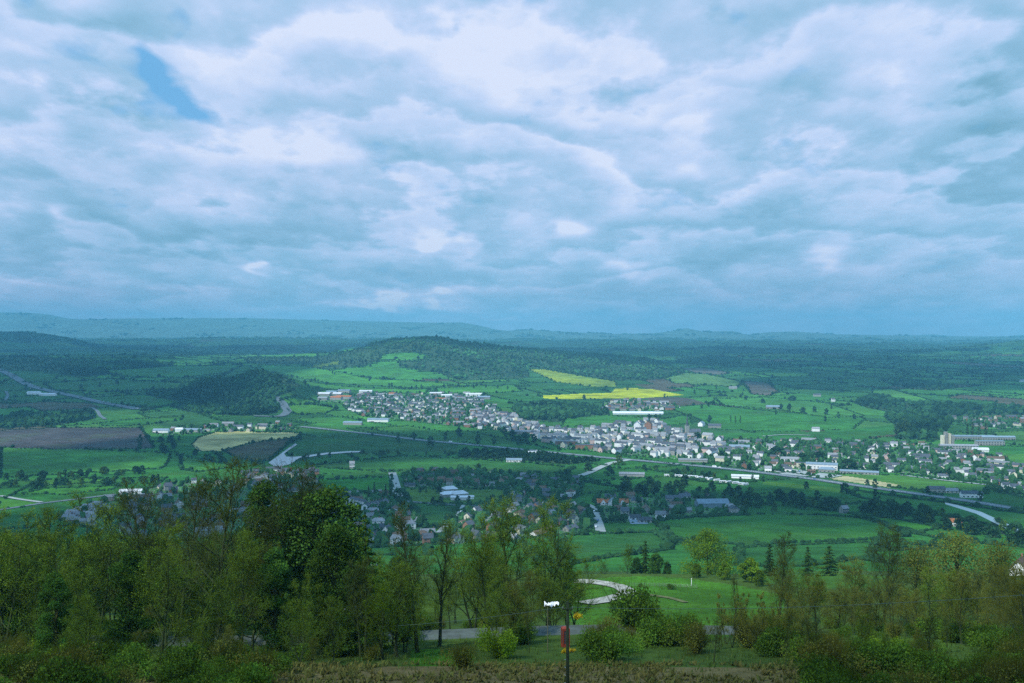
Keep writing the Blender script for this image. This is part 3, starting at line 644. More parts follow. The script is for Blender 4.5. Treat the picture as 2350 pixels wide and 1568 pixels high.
def bush_mesh(seed, W, H, n, size, mat, twigs=60):
    r = np.random.default_rng(seed); C = []; tt = []; S = []
    for i in range(9):
        c = np.array([r.normal(0, .22)*W, r.normal(0, .22)*W, H*r.uniform(.25, .62)]); m = n//9
        q = unit(r.normal(size=(m, 3)))*(r.random((m, 1))**.4)*np.array((W*.27, W*.27, H*.36)); C.append(c+q); tt.append(np.full(m, r.uniform(.7, 1.3)))
    C = np.concatenate(C); C[:, 2] = np.abs(C[:, 2]); V, Q = leaf_quads(C, size, asp=.7)
    for i in range(twigs):
        a = r.uniform(0, 6.28); u = r.uniform(.1, .5); e = np.array([math.cos(a)*W*u, math.sin(a)*W*u, H*r.uniform(.6, 1.08)]); S.append([*(e*.15*np.array((1, 1, 0))), .02, *e, .006])
    SV, SQ = segs_mesh(S, 3)
    return mk('bush', np.concatenate([V, SV]), np.concatenate([Q, SQ+len(V)]), mat, tint=np.concatenate([np.concatenate(tt)*r.uniform(.7, 1.3, len(C)), np.full(len(SQ), .6)]))

LABELS = []          # (object, look phrase, noun, group) labelled together at the end
def note(o, look, noun, cat, group):
    o['category'] = cat; o['group'] = group; LABELS.append((o, look, noun)); return o
PROTO = {}
def proto(key, pair, mat):
    tr, cr = pair; PROTO[key] = (tr, crown_mesh(cr, mat) if isinstance(cr, tuple) else cr); return PROTO[key]
used = {}
def tree(key, name, x, y, H, H0, rz=None, wid=1.0, z=None):
    """place one tree: an Empty at its foot with trunk and crown"""
    rz = random.uniform(0, 6.28) if rz is None else rz; s = H/H0
    if key in used:
        o = used[key].copy(); COL.objects.link(o)
        for ch in used[key].children: c = ch.copy(); COL.objects.link(c); c.parent = o
        o.name = name
    else:
        o = empty(name, (0, 0, 0)); ob('trunk', PROTO[key][0], o); ob('crown', PROTO[key][1], o); used[key] = o
    o.location = (x, y, float(meshZ(x, y)) if z is None else z); o.rotation_euler = (0, 0, rz); o.scale = (s*wid, s*wid, s); return o
BARE = {'bare_a': (11, 20, .36, 17, 1.1, 500, .06, .25, 0, 1), 'bare_b': (12, 20, .42, 19, 1.15, 900, .06, .18, 0, 1), 'bare_c': (13, 20, .26, 16, .9, 300, .06, .32, .15, 1),
        'bare_d': (14, 16, .40, 18, 1.15, 4800, .062, .15, 0, 1), 'bare_e': (15, 16, .40, 18, 1.1, 5200, .062, .12, 0, 2), 'bare_f': (16, 10, .20, 15, .7, 2200, .06, .2, .25, 3)}
for k, a in BARE.items():
    tr, cr = bare_tree(*a); proto(k, (tr, cr), M['twig_dark'] if k in ('bare_a', 'bare_b', 'bare_c') else M['twig_brown'] if k == 'bare_f' else M['twig'])
    if k in ('bare_d', 'bare_e'): proto(k + '_lime', (tr, cr), M['twig_lime']); proto(k + '_brown', (tr, cr), M['twig_brown'])
proto('pine', leafy_tree(21, 18, 12, 20000, .145, .12, 26, .8), M['needle'])
proto('ivy', leafy_tree(22, 18, 8, 18000, .13, .05, 24, .9), M['leaf'])
proto('spire', conifer(23, 14, 5.5, 12000, .13), M['needle'])
proto('spruce', conifer(24, 14, 6.5, 4500, .26, pw=.75), M['needle'])
proto('lime', leafy_tree(25, 9, 7.5, 4200, .24, .12, 16, .8), M['twig_lime'])
proto('olive_round', leafy_tree(28, 15, 17, 11000, .19, .10, 30, .75), M['twig_lime'])
PROTO['dome_brown'] = (PROTO['olive_round'][0], crown_mesh(leafy_tree(29, 15, 17, 11000, .14, .06, 34, .7)[1], M['twig_brown']))
proto('round', leafy_tree(26, 12, 10, 5000, .26, .12, 18, .8), M['leaf'])
H0 = {k: max(float(np.array([v.co.z for v in m.vertices]).max()) for m in p) for k, p in PROTO.items()}
BUSH = {'dark': [bush_mesh(31+i, 5, 3.2, 5200, .095, M['bush'], 150) for i in range(3)], 'green': [bush_mesh(41+i, 4, 3, 4200, .09, M['twig_lime'], 100) for i in range(2)],
        'brown': [bush_mesh(51+i, 4, 3.2, 2200, .075, M['twig_brown'], 320) for i in range(2)], 'gorse': [bush_mesh(61, 1.6, 1.1, 500, .10, M['gorse'])]}
def gx(px, y): return (px - CX)/F*y
def ztop(py, y): return CZ - (py - HOR)/F*y + .0
# specimen trees of the slope: kind, photo x, photo y of the top, distance, width factor, name, label, category
SPEC = [
 ('bare_a', 500, 1076, 126, 1.05, 'bare_tree', 'tall bare tree with forked limbs standing against the river bend'),
 ('bare_b', 655, 1070, 138, 1.0, 'bare_tree', 'broad bare tree with brownish buds beside the dark ivy clad tree'),
 ('bare_b', 335, 1106, 150, 1.0, 'bare_tree', 'wide bare tree below the left railway embankment'),
 ('bare_a', 410, 1108, 140, .8, 'bare_tree', 'narrow bare tree just left of the tallest forked tree'),
 ('bare_e', 225, 1150, 142, 1.0, 'bare_tree', 'hazy bare tree in front of the brown roofed estate rows'),
 ('bare_d', 110, 1186, 128, 1.0, 'bare_tree', 'dark twiggy tree below the left lane junction'),
 ('bare_e', 12, 1192, 118, 1.0, 'bare_tree', 'dark twiggy tree cut by the left picture edge'),
 ('pine', 752, 1122, 138, .95, 'pine_tree', 'dark broad pine with a rounded flat crown'),
 ('ivy', 690, 1135, 142, .9, 'ivy_clad_tree', 'dense dark ivy clad tree left of the broad pine'),
 ('ivy', 605, 1112, 152, .9, 'ivy_clad_tree', 'dense dark ivy clad tree right of the tallest forked tree'),
 ('pine', 770, 1210, 122, .8, 'pine_tree', 'lower dark pine under the broad pine'),
 ('spire', 838, 1190, 120, .8, 'conifer_tree', 'pointed dark conifer right of the broad pine'),
 ('bare_c', 958, 1180, 122, .9, 'bare_tree', 'slender bare tree with two straight stems below the dark green paddock'),
 ('bare_c', 1008, 1210, 128, .9, 'bare_tree', 'slender leaning bare tree below the parked car street'),
 ('bare_c', 905, 1260, 118, .9, 'bare_tree', 'slender bare tree beside the pointed dark conifer'),
 ('bare_e', 1085, 1205, 150, .95, 'bare_tree', 'olive budding tree at the foot of the car lined street'),
 ('bare_d', 1175, 1152, 158, 1.0, 'bare_tree', 'large olive budding tree in front of the village houses'),
 ('bare_e', 1262, 1164, 166, 1.0, 'bare_tree', 'large olive budding tree left of the curved lane'),
 ('bare_d', 1120, 1230, 132, .9, 'bare_tree', 'lower olive budding tree in the middle of the slope'),
 ('bare_d', 1300, 1272, 170, .8, 'bare_tree', 'olive budding tree overhanging the start of the pale track'),
 ('bare_b', 2030, 1204, 196, .85, 'bare_tree', 'bare tree with spreading limbs in front of the round meadow'),
 ('dome_brown', 2200, 1214, 232, 1.0, 'bare_tree', 'large dome shaped budding tree on the right slope'),
 ('dome_brown', 2105, 1240, 205, .75, 'bare_tree', 'brown budding tree left of the large dome shaped tree'),
 ('dome_brown', 2300, 1236, 212, .8, 'bare_tree', 'brown budding tree between the dome shaped tree and the gable cottage'),
 ('bare_e_brown', 2345, 1330, 150, 1.1, 'bare_tree', 'brown budding tree below the white gable cottage'),
 ('bare_c', 1788, 1240, 160, 1.0, 'bare_tree', 'slim bare tree at the right end of the pale meadow'),
 ('bare_c', 1815, 1285, 150, 1.0, 'bare_tree', 'slim bare tree in front of the rough pasture'),
 ('bare_d_brown', 1960, 1285, 178, 1.0, 'bare_tree', 'brown budding tree below the three spruces'),
 ('olive_round', 1625, 1216, 345, .92, 'budding_tree', 'big round olive tree behind the hillside meadow'),
 ('lime', 1600, 1295, 322, 1.0, 'young_tree', 'small lime green tree under the big round olive tree'),
 ('lime', 1665, 1292, 318, 1.0, 'young_tree', 'lime green tree in the middle of the meadow tree row'),
 ('lime', 1722, 1282, 312, 1.1, 'young_tree', 'lime green tree at the right end of the meadow tree row'),
 ('lime', 1745, 1310, 300, .9, 'young_tree', 'small lime green tree nearest the rough pasture'),
 ('bare_d_lime', 1440, 1254, 352, .8, 'budding_tree', 'yellow green tree behind the pale track'),
 ('bare_e', 1385, 1286, 348, .9, 'budding_tree', 'dull green tree left of the yellow green tree'),
 ('bare_d', 1345, 1296, 344, .8, 'budding_tree', 'dull green tree behind the far end of the pale track'),
 ('spruce', 1482, 1244, 356, .8, 'conifer_tree', 'dark conifer right of the yellow green tree'),
 ('round', 1506, 1270, 352, .9, 'leafy_tree', 'dark round tree right of the dark conifer'),
 ('round', 1462, 1280, 346, .8, 'leafy_tree', 'dark round tree left of the dark conifer'),
 ('round', 1532, 1290, 350, .7, 'leafy_tree', 'small dark tree at the right end of the track hedge'),
 ('spruce', 1768, 1252, 385, .8, 'conifer_tree', 'dark spruce left of the three in the pasture corner'),
 ('spruce', 1856, 1258, 385, .8, 'conifer_tree', 'middle dark spruce of the three in the pasture corner'),
 ('spruce', 1905, 1256, 385, 1.3, 'conifer_tree', 'broad dark spruce right of the three in the pasture corner'),
 ('round', 1885, 1330, 240, .6, 'leafy_tree', 'small dark evergreen in front of the rough pasture'),
 ('bare_c', 1690, 1330, 135, .6, 'bare_tree', 'thin bare sapling left in the sapling row below the meadow'),
 ('bare_c', 1215, 1395, 118, .5, 'bare_tree', 'thin bare sapling left of the white sheet'),
]
for k, px, py, y, w, nm, lab in SPEC:
    x = gx(px, y); g = float(meshZ(x, y)); H = max(ztop(py, y) - g, 2.0)
    o = tree(k, nm, x, y, H*(1.09 if k.startswith('bare') else 1.03), H0[k], wid=w*1.12)
    tag(o, lab, 'tree', {'bare_tree': 'bare trees of the slope', 'budding_tree': 'trees round the meadow', 'young_tree': 'trees round the meadow', 'conifer_tree': 'conifers near the viewpoint', 'pine_tree': 'conifers near the viewpoint', 'leafy_tree': 'trees round the meadow', 'ivy_clad_tree': 'ivy clad trees'}[nm])
for px, py, y in ((1668,1352,128),(1682,1372,124),(1700,1346,130),(1716,1366,126),(1732,1350,128),(1745,1378,122),(1762,1356,130),(1778,1384,120),(1655,1392,122)):
    x = gx(px, y); H = ztop(py, y) - float(meshZ(x, y)); o = tree('bare_f', 'sapling', x, y, H, 10, wid=.8)
    note(o, 'thin leafless', 'sapling', 'sapling', 'row of thin saplings')
# thicket filling the slope: x range, top range, distance range, count, kinds
FILL = [(-60, 800, 1195, 1320, 105, 175, 38, ['bare_d', 'bare_e', 'bare_d_brown', 'bare_e', 'ivy']),
        (-60, 780, 1340, 1480, 98, 135, 30, ['bare_e', 'bare_d', 'bare_d', 'bare_d_brown']),
        (820, 1330, 1255, 1400, 112, 190, 40, ['bare_d', 'bare_e', 'bare_c', 'bare_d_brown', 'bare_e_lime']),
        (1800, 2400, 1290, 1370, 125, 215, 30, ['bare_d_brown', 'bare_e_brown', 'bare_e', 'bare_d_brown']),
        (1640, 2400, 1390, 1490, 100, 150, 30, ['bare_e_brown', 'bare_d_brown', 'bare_e', 'bare_c']),
        (-60, 560, 1195, 1290, 170, 300, 26, ['bare_d', 'bare_e', 'ivy', 'bare_d_brown']),
        (560, 1300, 1250, 1330, 200, 320, 16, ['bare_d', 'bare_e', 'round'])]
look_of = {'bare_d': 'olive budding', 'bare_e': 'dull green twiggy', 'bare_d_brown': 'brown budding', 'bare_e_brown': 'brown twiggy', 'bare_c': 'slender bare', 'ivy': 'dark ivy clad', 'bare_e_lime': 'fresh green budding', 'round': 'dark leafy', 'pine': 'dark pine', 'spire': 'pointed conifer'}
for x0, x1, t0, t1, y0, y1, n, ks in FILL:
    for i in range(n):
        px = x0 + (x1-x0)*((i*.618034) % 1); y = random.uniform(y0, y1); py = random.uniform(t0, t1); k = random.choice(ks)
        x = gx(px, y); H = ztop(py, y) - float(meshZ(x, y))
        if H < 2.5: continue
        if abs(y-141) < 5 and -150 < x < 34: continue
        if (930 < px < 1100 and y < 140) or (1240 < px < 1360 and y < 135): continue
        o = tree(k, 'slope_tree', x, y, min(H, 19), H0[k], wid=random.uniform(.9, 1.25))
        note(o, look_of[k], 'tree', 'tree', 'thicket of trees on the slope')
# undergrowth bushes
def bush(kind, x, y, s, sz=None):
    o = ob('bush', random.choice(BUSH[kind]), None, (x, y, float(meshZ(x, y)) - .15), random.uniform(0, 6.28)); o.scale = (s, s, sz or s); return o
for i in range(190):
    y = random.uniform(97, 190) if i < 120 else random.uniform(76, 99); px = -40 + 2440*((i*.618034) % 1)
    if i >= 120: px = random.choice((random.uniform(-60, 690), random.uniform(1840, 2410)))
    x = gx(px, y)
    if 136 < y < 146 and x < 36: continue
    if 925 < px < 1130 and y < 136: continue
    if 1320 < px < 1700 and y > 150: continue
    if 690 < px < 1870 and y < 104 : continue
    if 1255 < px < 1345: continue
    k = random.choices(['dark', 'brown', 'green'], [.62, .34, .04])[0]
    o = bush(k, x, y, random.uniform(.6, 1.25)); note(o, {'dark': 'dark green', 'brown': 'brown twiggy', 'green': 'fresh green'}[k], 'bush', 'bush', 'undergrowth bushes on the slope')
for px, y, s, kd, lab in ((1452, 142, 1.95, 'dark', 'large round dark bush below the pale hillside meadow'), (1395, 128, 1.0, 'brown', 'low brown bush at the bracken edge, just right of the pole'), (1500, 126, 1.2, 'dark', 'dark bush right of the large round bush'),
    (1560, 128, 1.2, 'dark', 'dark bush below the sapling row'), (1600, 118, 1.1, 'brown', 'brown bush at the edge of the dead bracken'), (1140, 112, 1.0, 'green', 'upright fresh green bush in front of the grey lane'), (1205, 128, 1.0, 'dark', 'dark bush left of the red kiosk'),
    (1542, 292, .55, 'dark', 'small dark shrub alone on the meadow'), (1470, 296, .4, 'dark', 'smaller dark shrub on the meadow above the track bend'), (1060, 100, .8, 'brown', 'reddish brown bush at the left of the bracken')):
    o = bush(kd, gx(px, y), y, s, s*(1.35 if kd == 'green' else 1.1)); tag(o, lab, 'bush', 'bushes near the viewpoint')
for px, py, s, lab in ((1298, 1499, .62, 'yellow flowering bush at the foot of the red kiosk'), (1312, 1497, .5, 'small yellow flowering bush right of the telegraph pole'), (1326, 1418, .8, 'orange yellow flowering bush above the lane, right of the pole top')):
    p = at(px, py); y = min(p[1], 135); o = ob('flowering_bush', BUSH['gorse'][0], None, (gx(px, y), y, float(meshZ(gx(px, y), y)) - .05), random.random()*6); o.scale = (s, s, s)
    if py < 1450: o.location.z = ztop(py, y) - .3
    tag(o, lab, 'bush', 'yellow flowering bushes')
# dead bracken and rough grass on the brow
n = 3800; bx = rng.uniform(-36, 46, n); by = rng.uniform(70, 106, n)
keep = (wav(bx, by, 6, .3) > -.9); bx, by = bx[keep], by[keep]; n = len(bx); bz = meshZ(bx, by)
parts = []
for m in range(7):
    a = rng.uniform(0, 6.28, n); L = rng.uniform(.35, .95, n); lean = rng.uniform(.3, 1.1, n); w = .035
    P0 = np.c_[bx + rng.normal(0, .15, n), by + rng.normal(0, .15, n), bz - .05]; D = np.c_[np.cos(a)*lean, np.sin(a)*lean, np.full(n, .8)]; D = unit(D)*L[:, None]
    S = np.c_[-np.sin(a), np.cos(a), np.zeros(n)]*w*rng.uniform(1, 3, n)[:, None]
    V = np.stack([P0-S, P0+S, P0+D*.6+S*1.6-np.array((0,0,.02)), P0+D-S*.3*0-np.c_[np.zeros((n,2)), .25*L*lean]], 1).reshape(-1, 3)
    parts.append((V, (np.arange(n)*4)[:, None] + np.arange(4)[None], rng.uniform(.6, 1.4, n)))
V, Q, T = merge(parts); struct(ob('dead_bracken', mk('dead_bracken', V, Q, M['bracken'], tint=T)), 'stuff')
n = 9000; bx = rng.uniform(-70, 75, n); by = rng.uniform(98, 330, n); q = (by < 136) | ((bx > 15) & (by > 200)) ; bx, by = bx[q], by[q]; n = len(bx); bz = meshZ(bx, by); parts = []
for m in range(4):
    a = rng.uniform(0, 6.28, n); L = rng.uniform(.2, .5, n)*(1 + (by < 136)*.5); P0 = np.c_[bx + rng.normal(0, .25, n), by + rng.normal(0, .25, n), bz - .03]
    D = np.c_[np.cos(a)*.5, np.sin(a)*.5, np.ones(n)]*L[:, None]; S = np.c_[-np.sin(a), np.cos(a), np.zeros(n)]*.05
    parts.append((np.stack([P0-S, P0+S, P0+D], 1).reshape(-1, 3), (np.arange(n)*3)[:, None] + np.arange(3)[None], rng.uniform(.6, 1.4, n)))
V, Q, T = merge(parts); struct(ob('rough_grass', mk('rough_grass', V, Q, M['grass'], tint=T)), 'stuff')

# ------------------------------------------------------------------ woods, hedges, valley trees
def fill_poly(P, spacing):
    x0, y0 = P.min(0); x1, y1 = P.max(0); a = np.arange(x0, x1, spacing); b = np.arange(y0, y1, spacing*1.05); X, Y = np.meshgrid(a, b)
    X = X + rng.uniform(-.45, .45, X.shape)*spacing; Y = Y + rng.uniform(-.45, .45, X.shape)*spacing; m = inside(P, X, Y); return X[m], Y[m]
for k, (p, size, sp) in WOODS.items():
    P = WW[k]; X, Y = fill_poly(P, sp)
    bad = np.zeros(len(X), bool)
    for i, Q in enumerate(FW):
        if FIELDS[i][0] in ('hill_pasture', 'rape_field', 'crop_field', 'pasture'): bad |= inside(Q, X, Y)
    X, Y = X[~bad], Y[~bad]
    if len(X) > 9000: s_ = rng.choice(len(X), 9000, False); X, Y = X[s_], Y[s_]
    keep = wav(X, Y, 60, 2.0) + rng.normal(0, .5, len(X)) > -1.35; X, Y = X[keep], Y[keep]
    n = len(X); sz = size*rng.uniform(.5, 1.2, n)*(1 + .18*wav(X, Y, 120, 1.4)); Z = meshZ(X, Y)
    tm = ICO0 if Y.min() < 3300 else OCT
    t = rng.uniform(.5, 1.5, n)*np.clip(1 + .42*wav(X, Y, 85, .8), .4, 2.2)
    V1, F1, T1 = blobs(tm, np.c_[X, Y, Z + sz*.42], np.c_[sz*.5, sz*.5, sz*.5], .26, t)
    struct(ob('woodland', mk('woodland', V1, F1, M['leaf_far'], tint=T1)), 'stuff')
# hedges along every boundary of the patchwork
idm = np.where(kind > 0, kind + 70000, cid); idm[kind == 900] = 900
hv = []
for dj, di in ((1, 0), (0, 1)):
    A = idm[:NR-1-dj, :NC-1-di]; B = idm[dj:, di:]; d_ = (A != B)
    K1, K2 = kind[:NR-1-dj, :NC-1-di], kind[dj:, di:]
    d_ &= ~((K1 >= 700) & (K2 >= 700)) & (K1 != 700) & (K2 != 700)
    yy_ = fy[:NR-1-dj, :NC-1-di]; xx_ = fx[:NR-1-dj, :NC-1-di]
    d_ &= (yy_ > 560) & (yy_ < 9000) & (np.abs(xx_) < .56*(yy_+60))
    hs = np.array([2.2] + [f[3] for f in FIELDS] + [2.0]*1000)
    hh = np.minimum(np.where(K1 == 0, 9, hs[np.minimum(K1, 1000)]), np.where(K2 == 0, 9, hs[np.minimum(K2, 1000)])); hh = np.where(hh > 8, 2.4, hh)
    d_ &= hh > .1
    # whole stretches of hedge are missing between some fields
    gap = ((A*31 + B*17) % 10) < 2
    d_ &= ~(gap & (K1 == 0) & (K2 == 0))
    pr = np.clip(4.0/np.where(di, np.gradient(YS)[:NR-1-dj, None], .0011*yy_*1.0 + .1), 0, 1) if dj else np.ones_like(yy_)
    pr = np.clip((.00110*(yy_+90))/3.2, 0, 1) if dj else np.ones_like(yy_)
    pr = pr*np.clip(5000/yy_, .35, 1)
    d_ &= rng.random(d_.shape) < pr
    j, i = np.nonzero(d_); hv.append((xx_[j, i] + rng.normal(0, 1.2, len(j)), yy_[j, i] + rng.normal(0, 2, len(j)), hh[j, i]))
    if di:      # boundary running away from the viewpoint: fill in between the rows
        step = np.gradient(YS)[j]
        for f in (.33, .66): hv.append((xx_[j, i] + rng.normal(0, 1.2, len(j)), yy_[j, i] + step*f, hh[j, i]))
hx, hy, hh = [np.concatenate(a) for a in zip(*hv)]; print('hedge points', len(hx))
s = hh*rng.uniform(.6, 1.25, len(hx))*np.where(rng.random(len(hx)) < .05, 2.6, 1)*np.clip(hy/2600, .8, 1.5)
nearh = hy < 1500
for sel, tm, nm in ((nearh, ICO0, 'hedge'), (~nearh, OCT, 'hedge')):
    X, Y, S = hx[sel], hy[sel], s[sel]
    V1, F1, T1 = blobs(tm, np.c_[X, Y, meshZ(X, Y) + S*.4], np.c_[S*.62 + .5, S*.62 + .5, S*.62], .2, rng.uniform(.6, 1.2, len(X)))
    struct(ob(nm, mk(nm, V1, F1, M['leaf_far'], tint=T1)), 'stuff')
# wooded texture of the far country
n = 30000; Y = 4600 + 9500*rng.random(n)**1.3; X = (rng.random(n)-.5)*1.12*Y
q = (wav(X, Y, 210, 3.1) > .75); X, Y = X[q], Y[q]; kx = np.zeros(len(X), bool)
for P in WW.values(): kx |= inside(P, X, Y)
for i, P in enumerate(FW): kx |= inside(P, X, Y)
ins = Y < 5200; X, Y = X[~kx & ~ins], Y[~kx & ~ins]; S = rng.uniform(9, 16, len(X))*np.clip(Y/7000, .8, 1.6)
V1, F1, T1 = blobs(OCT, np.c_[X, Y, meshZ(X, Y) + S*.3], np.c_[S*1.3, S*1.3, S*.55], .25, rng.uniform(.6, 1.3, len(X)))
struct(ob('far_woodland', mk('far_woodland', V1, F1, M['leaf_far'], tint=T1)), 'stuff')
# valley trees, each its own
proto('v_round', leafy_tree(71, 14, 12, 420, .95, .10, 12, .8), M['leaf_far'])
proto('v_oval', leafy_tree(72, 14, 9, 360, .85, .10, 10, .9), M['leaf_far'])
proto('v_broad', leafy_tree(73, 12, 14, 420, .95, .08, 12, .75), M['leaf_far'])
proto('v_pale', leafy_tree(74, 13, 11, 380, .9, .12, 12, .8), M['leaf_pale'])
proto('v_olive', leafy_tree(75, 13, 11, 380, .75, .12, 12, .8), M['bush'])
proto('v_conifer', conifer(76, 16, 5.5, 420, .75), M['needle'])
proto('v_poplar', leafy_tree(77, 18, 4.5, 320, .75, .06, 14, 1.0), M['needle'])
VH = {k: max(float(np.array([v.co.z for v in m.vertices]).max()) for m in PROTO[k]) for k in PROTO if k[:2] == 'v_'}
VL = dict(v_round='round dark green', v_oval='tall oval green', v_broad='broad dark green', v_pale='pale green', v_olive='olive green', v_conifer='pointed dark', v_poplar='narrow columnar dark')
VN = dict(v_conifer='conifer_tree', v_poplar='columnar_tree')
ntree = 0
def vtree(k, px, py, H, wid=1.0):
    global ntree
    p = at(px, py); ntree += 1
    o = tree(k, VN.get(k, 'valley_tree'), p[0], p[1], H, VH[k], wid=wid); return note(o, VL[k], 'tree', 'tree', 'trees in the valley')
for k, px, py, H, w in [  # foot positions measured on the photo
 ('v_oval',914,1016,16,1),('v_oval',949,1010,15,1),('v_round',988,1025,19,1),('v_oval',1022,1010,16,1),('v_round',1053,1003,19,1.1),('v_oval',1097,1020,19,1),('v_oval',1134,1020,16,1),('v_round',1158,1003,20,1.1),('v_round',1176,1012,22,1.2),('v_broad',1205,1016,20,1.2),('v_oval',1226,1018,18,1.2),('v_round',1190,1022,19,1.2),
 ('v_round',1340,918,16,1),('v_oval',1389,896,14,1),('v_oval',1440,896,14,1),('v_oval',1525,914,13,1),('v_conifer',1339,936,18,.9),
 ('v_round',1490,966,16,1),('v_poplar',1677,970,16,1),('v_poplar',1688,972,17,1.1),('v_poplar',1699,972,17,1),('v_round',1629,970,17,1),('v_oval',1610,938,13,1),('v_oval',1626,934,13,1),('v_round',1637,930,14,1),
 ('v_round',1793,940,15,1.1),('v_round',1812,940,16,1.1),('v_broad',1843,948,15,1.1),('v_round',1869,946,15,1),('v_round',1897,952,16,1),('v_oval',1924,960,15,1),('v_oval',1894,968,14,1),('v_round',1960,962,12,1),('v_oval',1781,952,11,1),
 ('v_conifer',1908,938,12,1.5),('v_pale',2077,1000,34,1.0),('v_pale',2060,1000,25,1.0),
 ('v_poplar',2220,1002,26,1),('v_poplar',2232,1003,30,1),('v_poplar',2247,1003,28,1),('v_poplar',2262,1003,27,1),('v_round',2132,1014,18,1.2),
 ('v_broad',1400,1092,14,1.0),('v_broad',1300,1094,11,1.6),('v_olive',1420,1068,16,1.5),('v_pale',1350,1082,14,1.3),('v_broad',922,1146,13,1.5),('v_conifer',859,1140,17,1),('v_conifer',885,1145,17,1),('v_conifer',898,1150,20,1.1),('v_conifer',846,1142,14,1),('v_conifer',1010,1130,9,1),('v_round',965,1131,6,1),('v_conifer',978,1131,9,1),('v_round',1008,1132,9,1.1),
 ('v_round',994,1156,8,1),('v_round',1012,1157,9,1),('v_round',1050,1157,10,1),('v_oval',1076,1156,9,1),('v_round',1130,1156,11,1),('v_olive',1098,1084,13,1.2),('v_broad',790,1150,12,1.2),
 ('v_round',1938,1134,14,1.2),('v_oval',2010,1156,17,.9),('v_round',1850,1122,10,1),('v_round',1990,1115,9,1),('v_round',2128,1134,10,1),('v_oval',2008,1121,13,1),('v_oval',2250,1152,13,1),
 ('v_broad',1950,1078,17,1.6),('v_broad',1880,1058,16,1.5),('v_round',2010,1086,15,1.2),('v_round',2178,1096,13,1),('v_broad',1840,1062,16,1.3),('v_round',1720,1080,11,1),('v_broad',1560,1028,15,1.3),('v_broad',1540,1010,13,1.2),('v_round',1600,1012,17,1.5),('v_olive',1700,1016,13,1),('v_broad',1780,1048,18,1.6),('v_round',1655,1052,14,1),
 ('v_conifer',58,982,24,1.1),('v_conifer',98,980,26,1.1),('v_conifer',118,1000-18,20,1),('v_conifer',140,952,20,1),('v_oval',321,1025,22,.8),('v_round',186,893,16,1),('v_round',268,882,17,1),('v_round',284,872,13,1),('v_round',307,876,13,1),('v_round',230,888,15,1),('v_round',352,896,13,1.2),('v_oval',378,880,12,1),
 ('v_oval',723,877,15,1),('v_round',700,882,14,1),('v_round',749,884,12,1.2),('v_oval',893,888,14,1),('v_oval',899,889,16,1),('v_oval',848,875,17,1),('v_round',880,870,11,2.2),('v_oval',768,860,11,1),('v_oval',763,858,13,1),('v_round',850,842,12,1),('v_round',1052,888,13,1),('v_oval',967,892,14,1),('v_oval',955,892,13,1),('v_oval',1019,890,13,1),('v_round',945,894,12,1.1),('v_oval',1087,892,13,1),('v_oval',1115,890,12,1),('v_oval',1142,892,12,1),('v_oval',1165,894,12,1),('v_broad',985,900,14,1.4),('v_broad',1000,900,13,1.4),
 ('v_oval',1594,905,14,1),('v_conifer',1644,893,17,1),('v_round',1626,905,15,1.1),('v_oval',1704,908,11,1),('v_round',1711,918,13,1),('v_round',1750,925,13,1.5),('v_broad',1820,920,15,1.6)]:
    vtree(k, px, py, H, w)
def scatter_trees(P, n, ks, h0, h1, seed):
    r = np.random.default_rng(seed); Pw = poly_w(densify(P, 3)); x0, y0 = Pw.min(0); x1, y1 = Pw.max(0); c = 0
    for _ in range(n*40):
        x, y = r.uniform(x0, x1), r.uniform(y0, y1)
        if not inside(Pw, np.array([x]), np.array([y]))[0]: continue
        k = ks[r.integers(len(ks))]; o = tree(k, VN.get(k, 'valley_tree'), x, y, r.uniform(h0, h1), VH[k], wid=r.uniform(.9, 1.3)); note(o, VL[k], 'tree', 'tree', 'trees in the valley'); c += 1
        if c >= n: break
DK = ['v_round', 'v_oval', 'v_broad', 'v_olive']
scatter_trees([(1410,1112),(1560,1112),(1640,1128),(1790,1150),(1780,1176),(1720,1178),(1650,1150),(1560,1148),(1440,1140)], 42, DK + ['v_pale'], 9, 15, 1)
scatter_trees([(1770,1142),(1960,1158),(2080,1172),(2165,1190),(2160,1206),(2050,1196),(1960,1178),(1880,1172),(1770,1172)], 46, DK, 9, 15, 2)
scatter_trees([(0,1098),(170,1090),(290,1083),(380,1079),(380,1086),(280,1092),(150,1100),(0,1110)], 20, DK, 8, 13, 3)
scatter_trees([(0,1118),(100,1112),(280,1107),(370,1100),(372,1112),(280,1114),(100,1122),(0,1130)], 22, DK, 8, 12, 4)
scatter_trees([(360,1015),(420,1010),(400,1035),(385,1045),(360,1036)], 12, DK, 9, 14, 5)
scatter_trees([(415,1036),(470,1040),(560,1062),(600,1066),(560,1078),(480,1060)], 16, DK, 7, 11, 6)
scatter_trees([(690,1050),(830,1041),(960,1041),(1040,1042),(960,1047),(830,1048),(720,1056),(690,1062)], 20, DK, 5, 9, 7)
scatter_trees([(650,1020),(690,1002),(720,1000),(690,1014),(660,1035)], 9, DK, 7, 12, 8)
scatter_trees([(2150,1200),(2290,1215),(2380,1240),(2380,1262),(2250,1240),(2150,1215)], 18, DK, 8, 13, 9)
scatter_trees([(1460,1068),(1640,1085),(1790,1102),(1780,1112),(1600,1098),(1470,1082)], 26, DK + ['v_pale'], 5, 9, 10)
